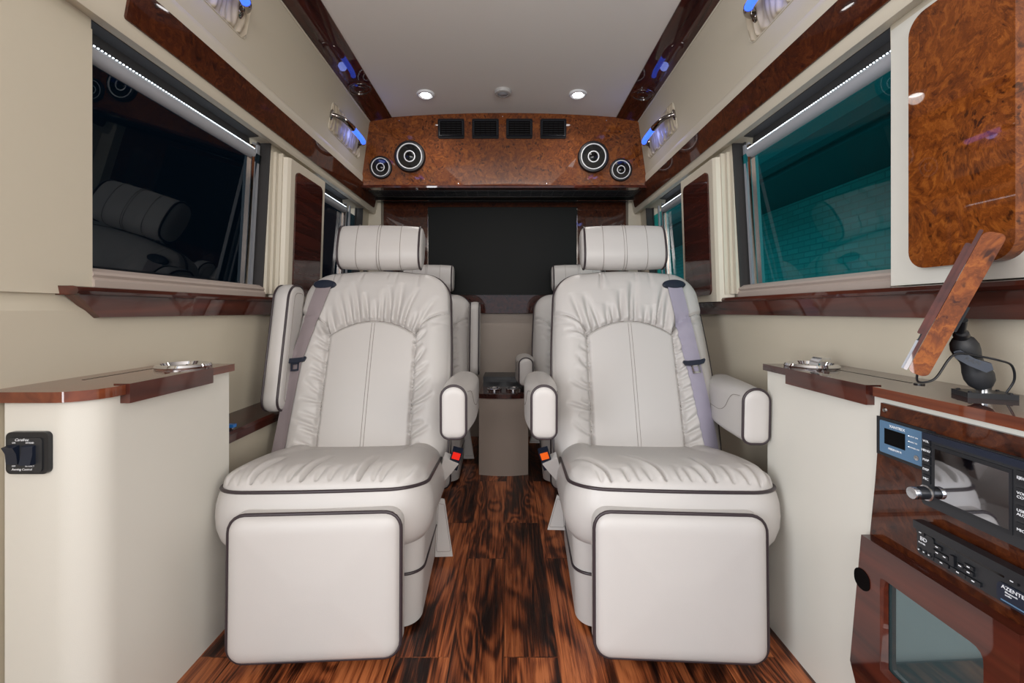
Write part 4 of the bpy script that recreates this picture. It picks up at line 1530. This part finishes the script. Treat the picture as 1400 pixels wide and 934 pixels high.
    def pdisp(x, y, d):
        ax = np.abs(x)
        z = 0.012 * np.exp(-((ax - 0.20) / 0.045) ** 2) * np.clip((y + 0.20) / 0.2, 0, 1)
        z += 0.010 * np.cos(np.clip((y + 0.12) / 0.16, -1, 1) * PI / 2)
        z -= 0.004 * np.exp(-((ax - 0.155) / 0.010) ** 2) * np.clip((y + 0.10) / 0.12, 0, 1)
        for p0, an, ln_, dp, wd, cu in pf:
            z += crease(x, y, p0, an, ln_, dp, wd, cu)
        return z
    pan = Pad(po, 0.038, 0.085, pdisp, pwarp)
    pob = pan.build('seat_cushion', Lm, R, int(190 * q), int(160 * q),
                    wall=((0.008, -0.016), (0.014, -0.040), (0.016, -0.068), (0.014, -0.096), (0.005, -0.124), (-0.008, -0.142), (-0.03, -0.150)))
    pan.piping(pob, 0.0042, 0.003, -0.003, n=150)
    if detail:
        # upright seams on the front face of the cushion
        for sg in (-1, 1):
            pts = []
            for zz, off in ((-0.008, 0.0045), (-0.016, 0.0085), (-0.040, 0.0145), (-0.068, 0.0165), (-0.096, 0.0145), (-0.124, 0.0055), (-0.138, -0.0055)):
                xx = sg * 0.208
                yy = -0.262 + 0.012 - off - 0.006
                a = math.radians(62)
                bx = sg * (0.247 - 0.085 + (0.085 + off) * math.cos(a))
                by = -0.262 + 0.085 - (0.085 + off) * math.sin(a)
                pts.append((bx, by, 0.385 - 0.15 * (by + 0.26) + zz))
            tube('seam', smooth_path(pts, 4), 0.0008, M['stitch'], pob, n=5)

    # ---------- pedestal skirt
    bm = bmesh.new()
    plan = rrect(-0.238, 0.238, -0.218, 0.21, (0.05, 0.05, 0.02, 0.02), 8)
    top_ = lambda x, y: (x * 1.01, y, 0.262 - 0.15 * (y + 0.22))
    add_prism(bm, plan, lambda x, y: (x * 0.965, y + 0.012 * (y < 0), 0.014), top_)
    skirt = bm_obj('pedestal', Lm, R, 0, 2, 40) if False else bm_obj('pedestal', bm, Lm, R, 0, 2, 40)
    pts = []
    for x, y in plan:
        zz = 0.150 - 0.10 * (y + 0.22)
        f = (zz - 0.014) / 0.25
        pts.append((x * (0.965 + 0.045 * f) * 1.004, (y + 0.012 * (y < 0) * (1 - f)) - (0.002 if y < 0 else 0), zz))
    pr = [p for p in pts]
    # order so the run starts and ends at the back
    k0 = max(range(len(pr)), key=lambda i: (pr[i][1], pr[i][0]))
    tube('piping', pr, 0.0036, M['piping'], skirt, closed=True)
    box('floor_plinth', -0.19, 0.19, -0.16, 0.19, 0.0, 0.02, M['black'], R)

    # ---------- footrest
    fx = -s * 0.015
    fo = rrect(fx - 0.185, fx + 0.187, 0.030, 0.347, 0.034, 8)
    fwarp = lambda x, z, c: np.stack([x, -0.315 - c + 0.02 * (z - 0.03), z], 1)
    fr = Pad(fo, 0.014, 0.035, lambda x, z, d: 0.008 * np.clip(d / 0.14, 0, 1) ** 0.6, fwarp)
    f_o = fr.build('footrest', Lm, R, 60, 60, wall=((0.003, -0.008), (0.004, -0.03), (0.0, -0.05), (-0.01, -0.056)))
    fr.piping(f_o, 0.0040, 0.002, -0.001, n=120)
    for sg in (-1, 1):
        box('footrest_link', fx + sg * 0.10 - 0.01, fx + sg * 0.10 + 0.01, -0.27, -0.20, 0.20, 0.225, M['black'], R)

    # ---------- armrests
    def arm_down(x0, y_back, x1, y_front, z_top):
        """pad with piped front cap; from the backrest to the front"""
        w_, h_ = 0.031, 0.0
        co = rrect(-0.031, 0.031, -0.118, 0.018, (0.020, 0.020, 0.030, 0.030), 8)
        ln_ = y_back - y_front

        def aw(a, b, c):
            f = np.clip(-c / ln_, -0.1, 1)
            # section grows thicker to the rear and drops
            wd_ = 1 + 0.55 * np.sin(np.clip(f * 1.6, 0, 1) * PI / 2) * 1.0
            xx = x1 + (x0 - x1) * f + a * wd_ * (1 if True else 1)
            zz = z_top - 0.018 + b * (1 + 0.10 * f) - 0.022 * f
            yy = y_front + f * ln_ + 0.10 * (b < 0) * (-b) * (1 - f) * 0.35
            return np.stack([xx, yy, zz], 1)
        ap = Pad(co, 0.010, 0.022, None, aw)
        wl = [(0.0015, -ln_ * f) for f in (0.01, 0.03, 0.06, 0.1, 0.16, 0.24, 0.34, 0.46, 0.6, 0.75, 0.9, 1.0)]
        ao = ap.build('armrest', Lm, R, 24, 36, wall=wl)
        ap.piping(ao, 0.0038, 0.001, 0.0, n=80)
        # french seam on each flank
        for sg in (-1, 1):
            P = []
            for f, b in ((0.06, 0.0), (0.18, -0.004), (0.26, -0.02), (0.34, -0.045), (0.48, -0.06), (0.70, -0.062), (0.95, -0.062)):
                P.append((sg * 0.0327, b, -ln_ * f))
            P = np.array(P)
            pp = aw(P[:, 0], P[:, 1], P[:, 2])
            tube('seam', smooth_path(pp.tolist(), 5), 0.0008, M['stitch'], ao, n=5)
        return ao

    def arm_up(x0, big=True):
        """raised pad standing beside the backrest"""
        h0, h1 = (0.478, 0.885) if big else (0.47, 0.78)
        co = rrect(-0.058, 0.058, h0, h1, (0.045, 0.05, 0.045, 0.045), 8)
        yb_ = 0.175

        def aw(a, b, c):
            f = (b - 0.455) / 0.43
            return np.stack([x0 + (-s if x0 * s > 0 else s) * (c + 0.0), yb_ + a + 0.10 * f - 0.02, b], 1)
        ap = Pad(co, 0.010, 0.03, None, aw)
        ao = ap.build('armrest', Lm, R, 30, 60, wall=((0.003, -0.004), (0.006, -0.016), (0.006, -0.034), (0.0, -0.048), (-0.02, -0.054)))
        ap.piping(ao, 0.0034, 0.002, -0.048, n=90)
        ap.piping(ao, 0.0038, 0.002, 0.0, n=110)
        ap.piping(ao, 0.0012, -0.024, 0.0095, mat=M['stitch'], name='seam', n=80)
        return ao
    # outer
    if raised_outer:
        arm_up(s * 0.268)
    else:
        arm_down(s * 0.305, 0.22, s * 0.221, -0.175, 0.602)
    if raised_inner:
        arm_up(-s * 0.262)
    else:
        arm_down(-s * 0.318, 0.24, -s * 0.310, -0.165, 0.604)
    # pivots
    for sg in (-1, 1):
        lathe('arm_pivot', [(0, 0), (0.02, 0), (0.02, 0.035), (0, 0.036)], (sg * 0.262, 0.20, 0.53), (sg, 0, 0), M['black'], R, n=20)

    # ---------- buckle and sleeve on the inner side
    bx = -s * 0.300
    by, bz = 0.06, 0.345
    bmx = Matrix.Translation((bx, by, bz)) @ Matrix.Rotation(-s * math.radians(16), 4, 'Y') @ Matrix.Rotation(math.radians(24), 4, 'X')
    bk = box('buckle', -0.016, 0.016, -0.011, 0.011, -0.045, 0.028, M['navy'], R, 0.003, 2, bmx)
    box('release_button', -0.012, 0.012, -0.0135, -0.0102, 0.0, 0.025, M['orange'] if s > 0 else M['red'], bk, 0.001, 1, bmx)
    bm = bmesh.new()
    slv = [(-0.026, -0.015), (0.024, -0.005), (0.022, -0.085), (0.004, -0.105), (-0.012, -0.060)]
    add_prism(bm, [(-s * -a, b) for a, b in slv], lambda a, b: bmx @ Vector((a + s * 0.012, -0.015, b)), lambda a, b: bmx @ Vector((a + s * 0.012, 0.013, b)))
    bm_obj('buckle_sleeve', bm, Lm, R, 0.003, 2)
    # hanging valance flap beside the pedestal
    if s < 0:
        fl = [(0.240, 0.205), (0.262, 0.200), (0.288, 0.018), (0.232, 0.018)]
        yy = 0.085
    else:
        fl = [(-0.242, 0.208), (-0.262, 0.218), (-0.292, 0.108), (-0.236, 0.108)]
        yy = 0.075
    flo = prism('valance_flap', fl, lambda a, b: (a, yy, b), lambda a, b: (a, yy + 0.006, b), Lm, R, 0.001, 1)
    c_ = np.mean(np.array(fl), 0)
    st = [tuple((c_ + (np.array(p) - c_) * 0.82)) for p in fl]
    st = resample(st + st[:1], 40)[:-1]
    tube('seam', [(p[0], yy - 0.0005, p[1]) for p in st], 0.0007, M['stitch'], flo, closed=True, n=4)

    # ---------- seat belt (attached to this chair)
    if detail:
        bm_ = M['belt'] if s < 0 else M['belt2']
        if s < 0:
            g0, g1, g2_ = (-0.184, 0.645), (-0.240, 0.365), (-0.262, 0.02)
            wds = (0.054, 0.050, 0.046)
        else:
            g0, g1, g2_ = (0.168, 0.645), (0.194, 0.355), (0.228, 0.02)
            wds = (0.050, 0.050, 0.050)
        # guide
        gp = back.pt([g0], 0.004)[0]
        lathe('belt_guide', [(0, -0.004), (0.040, -0.004), (0.040, 0.004), (0.034, 0.009), (0.0, 0.010)], tuple(gp), tuple(Nn), M['navy'], R, n=36, sx=1.0, sy=0.45)

        def strap(p, q_, wa, wb, nm_, lift0, lift1, twist=0.0):
            n2 = 24
            V, Fc = [], []
            for i in range(n2 + 1):
                f = i / n2
                c2 = np.array(p) * (1 - f) + np.array(q_) * f
                dr = np.array(q_) - np.array(p)
                dr = dr / np.linalg.norm(dr)
                pn = np.array([1.0, 0.0]) * 0.9 + 0.1 * np.array([-dr[1], dr[0]])
                wd_ = wa + (wb - wa) * f
                base = lift0 + (lift1 - lift0) * f
                for e_ in (-1, -0.5, 0, 0.5, 1):
                    pp = c2 + pn * e_ * wd_ / 2
                    ppc = np.array([np.clip(pp[0], -0.255, 0.255), pp[1]])
                    hgt_ = max(back.height(np.array([ppc]))[0], 0.036)
                    ex = pp[0] - ppc[0]
                    P3 = back.warp(np.array([ppc[0] + ex]), np.array([ppc[1]]), np.array([hgt_ + base - abs(ex) * 0.3 + twist * f * e_]))[0]
                    V.append(P3)
            nn_ = len(V)
            W = 5
            V2 = [v - Nn * 0.0016 for v in V]
            for i in range(n2):
                for j in range(4):
                    a = i * W + j
                    Fc.append((a, a + 1, a + W + 1, a + W))
                    Fc.append((nn_ + a, nn_ + a + W, nn_ + a + W + 1, nn_ + a + 1))
                for a, b in ((i * W, (i + 1) * W), ((i + 1) * W + 4, i * W + 4)):
                    Fc.append((a, b, nn_ + b, nn_ + a))
            for j in range(4):
                Fc.append((j, nn_ + j, nn_ + j + 1, j + 1))
                a = n2 * W + j
                Fc.append((a, a + 1, nn_ + a + 1, nn_ + a))
            return from_arrays(nm_, V + V2, Fc, bm_, R, True, 40)
        strap(g0, g1, wds[0], wds[1], 'belt_strap', 0.009, 0.008)
        strap(g1, g2_, wds[1] * 0.9, wds[2], 'belt_strap', 0.007, 0.004)
        tp = back.pt([(float(np.clip(g1[0], -0.25, 0.25)), g1[1])], 0.014)[0]
        tp[0] = g1[0]
        tm = frame(tuple(tp), (1, 0.0, 0.0), tuple(U)) @ Matrix.Rotation((0.10 if s < 0 else 0.12), 4, 'Z')
        bm = bmesh.new()
        pl = [(-0.036, 0.004), (-0.034, 0.009), (-0.022, 0.006), (0.022, 0.006), (0.034, 0.009), (0.037, 0.004), (0.030, -0.007), (0.015, -0.010), (-0.015, -0.010), (-0.030, -0.007)]
        add_prism(bm, pl, lambda a, b: tm @ Vector((a, b, -0.004)), lambda a, b: tm @ Vector((a, b, 0.006)))
        tg = bm_obj('belt_tongue', bm, M['navy'], R, 0.002, 2)
        bm = bmesh.new()
        for (xa_, xb_, ya_, yb2) in ((-0.013, -0.008, -0.032, -0.008), (0.008, 0.013, -0.032, -0.008), (-0.013, 0.013, -0.037, -0.031), (-0.013, 0.013, -0.014, -0.008)):
            add_box(bm, xa_, xb_, ya_, yb2, -0.0015, 0.002, tm)
        bm_obj('tongue_plate', bm, M['chrome'] if s > 0 else M['navy'], tg, 0.0006, 1)
    return R


grp = "cream leather captain's chairs"
chair('captain_chair', "front left cream leather captain's chair with its wall-side armrest raised and taupe belt", (-0.4625, 1.25, 0), math.radians(3), -1, grp, raised_outer=True, seed=3)
chair('captain_chair', "front right cream leather captain's chair with both armrests down and lilac grey belt", (0.409, 1.25, 0), math.radians(-3), 1, grp, seed=11)
chair('captain_chair', "rear left captain's chair mostly hidden behind the front left one, inner armrest raised", (-0.470, 2.15, 0), math.radians(2), -1, grp, raised_outer=True, raised_inner=True, scale=(1, 1, 0.955), hi=False, seed=5)
chair('captain_chair', "rear right captain's chair mostly hidden behind the front right one", (0.395, 2.15, 0), math.radians(-2), 1, grp, scale=(1, 1, 0.955), hi=False, seed=8)

# ================================================================ CONSOLE between the rear seats
g = thing('centre_console', 'taupe console with black cup holder tray between the two rear seats', 'console', (-0.027, 2.2, 0.0))
cx0, cx1, cz = -0.147, 0.093, 0.375
pl = []
for i in range(13):
    f = i / 12
    pl.append((cx0 + (cx1 - cx0) * f, 2.07 - 0.018 * math.sin(f * PI)))
pl += [(cx1, 2.42), (cx0, 2.42)]
prism('body', pl, lambda a, b: (a, b, 0.0), lambda a, b: (a, b, cz), M['consolev'], g, 0, 2, 50)
bm = bmesh.new()
add_prism(bm, [(p[0] * 1.0, p[1] - 0.008 if p[1] < 2.3 else p[1]) for p in pl], lambda a, b: (a, b, cz), lambda a, b: (a, b, cz + 0.022))
bm_obj('tray', bm, M['mahog'], g, 0.004, 2)
box('tray_back', cx0 + 0.01, cx1 - 0.01, 2.25, 2.42, cz + 0.02, cz + 0.075, M['black'], g, 0.008, 2)
box('tray_slot', cx0 + 0.06, cx1 - 0.06, 2.246, 2.251, cz + 0.055, cz + 0.058, M['black_sat'], g)
for x in (-0.075, 0.021):
    tc_ = thing('cup_holder', 'chrome cup holder in the rear console tray, %s' % ('left one' if x < -0.03 else 'right one'), 'cup holder', (x, 2.155, cz + 0.022), group='chrome cup holders in the rear console')
    lathe('rim', [(0.026, 0.0), (0.036, 0.0), (0.037, 0.010), (0.034, 0.013), (0.029, 0.013), (0.027, 0.01)], (x, 2.155, cz + 0.021), (0, 0, 1), M['chrome'], tc_)
    lathe('well', [(0.0, 0.0), (0.0265, 0.0), (0.0265, 0.001), (0, 0.001)], (x, 2.155, cz + 0.0215), (0, 0, 1), M['gloss'], tc_)

# ================================================================ OUTSIDE
# dim garage wall beyond the left windows, with two posts
gw = box('garage_wall', -3.6, -3.5, -2.5, 14, -0.8, 4.2, M['garage'])
tag(gw, 'dark wall seen dimly through the left windows', 'wall')
gt = box('ground', -8, 9, -3, 17, -0.9, -0.8, M['concrete'])
tag(gt, kind='structure')
# brick building beyond the right windows
g = thing('brick_building', 'brick building with eave and downspout seen through the right windows', 'building', (3.4, 2.6, -0.8))
box('wall', 3.35, 3.7, 0.5, 3.55, -0.8, 2.30, M['brick'], g)
box('wing_wall', 3.9, 4.3, 3.55, 16.0, -0.8, 2.3, M['brick'], g)
box('eave', 2.95, 4.6, 0.2, 16, 2.28, 2.36, M['gutter'], g)
prism_y('gutter', [(2.86, 2.36), (2.84, 2.46), (2.98, 2.46), (2.98, 2.34), (2.90, 2.32)], 0.2, 16, M['gutter'], g, 0.005)
prism_y('roof', [(2.92, 2.44), (5.2, 4.8), (5.2, 4.6), (2.96, 2.36)], 0.2, 16, M['reveal'], g)
tube('downspout', smooth_path([(2.92, 3.1, 2.34), (2.95, 3.1, 2.22), (3.18, 3.12, 2.10), (3.29, 3.12, 1.96), (3.29, 3.12, 1.0), (3.29, 3.12, -0.8)], 6), 0.045, M['gutter'], g, n=14)
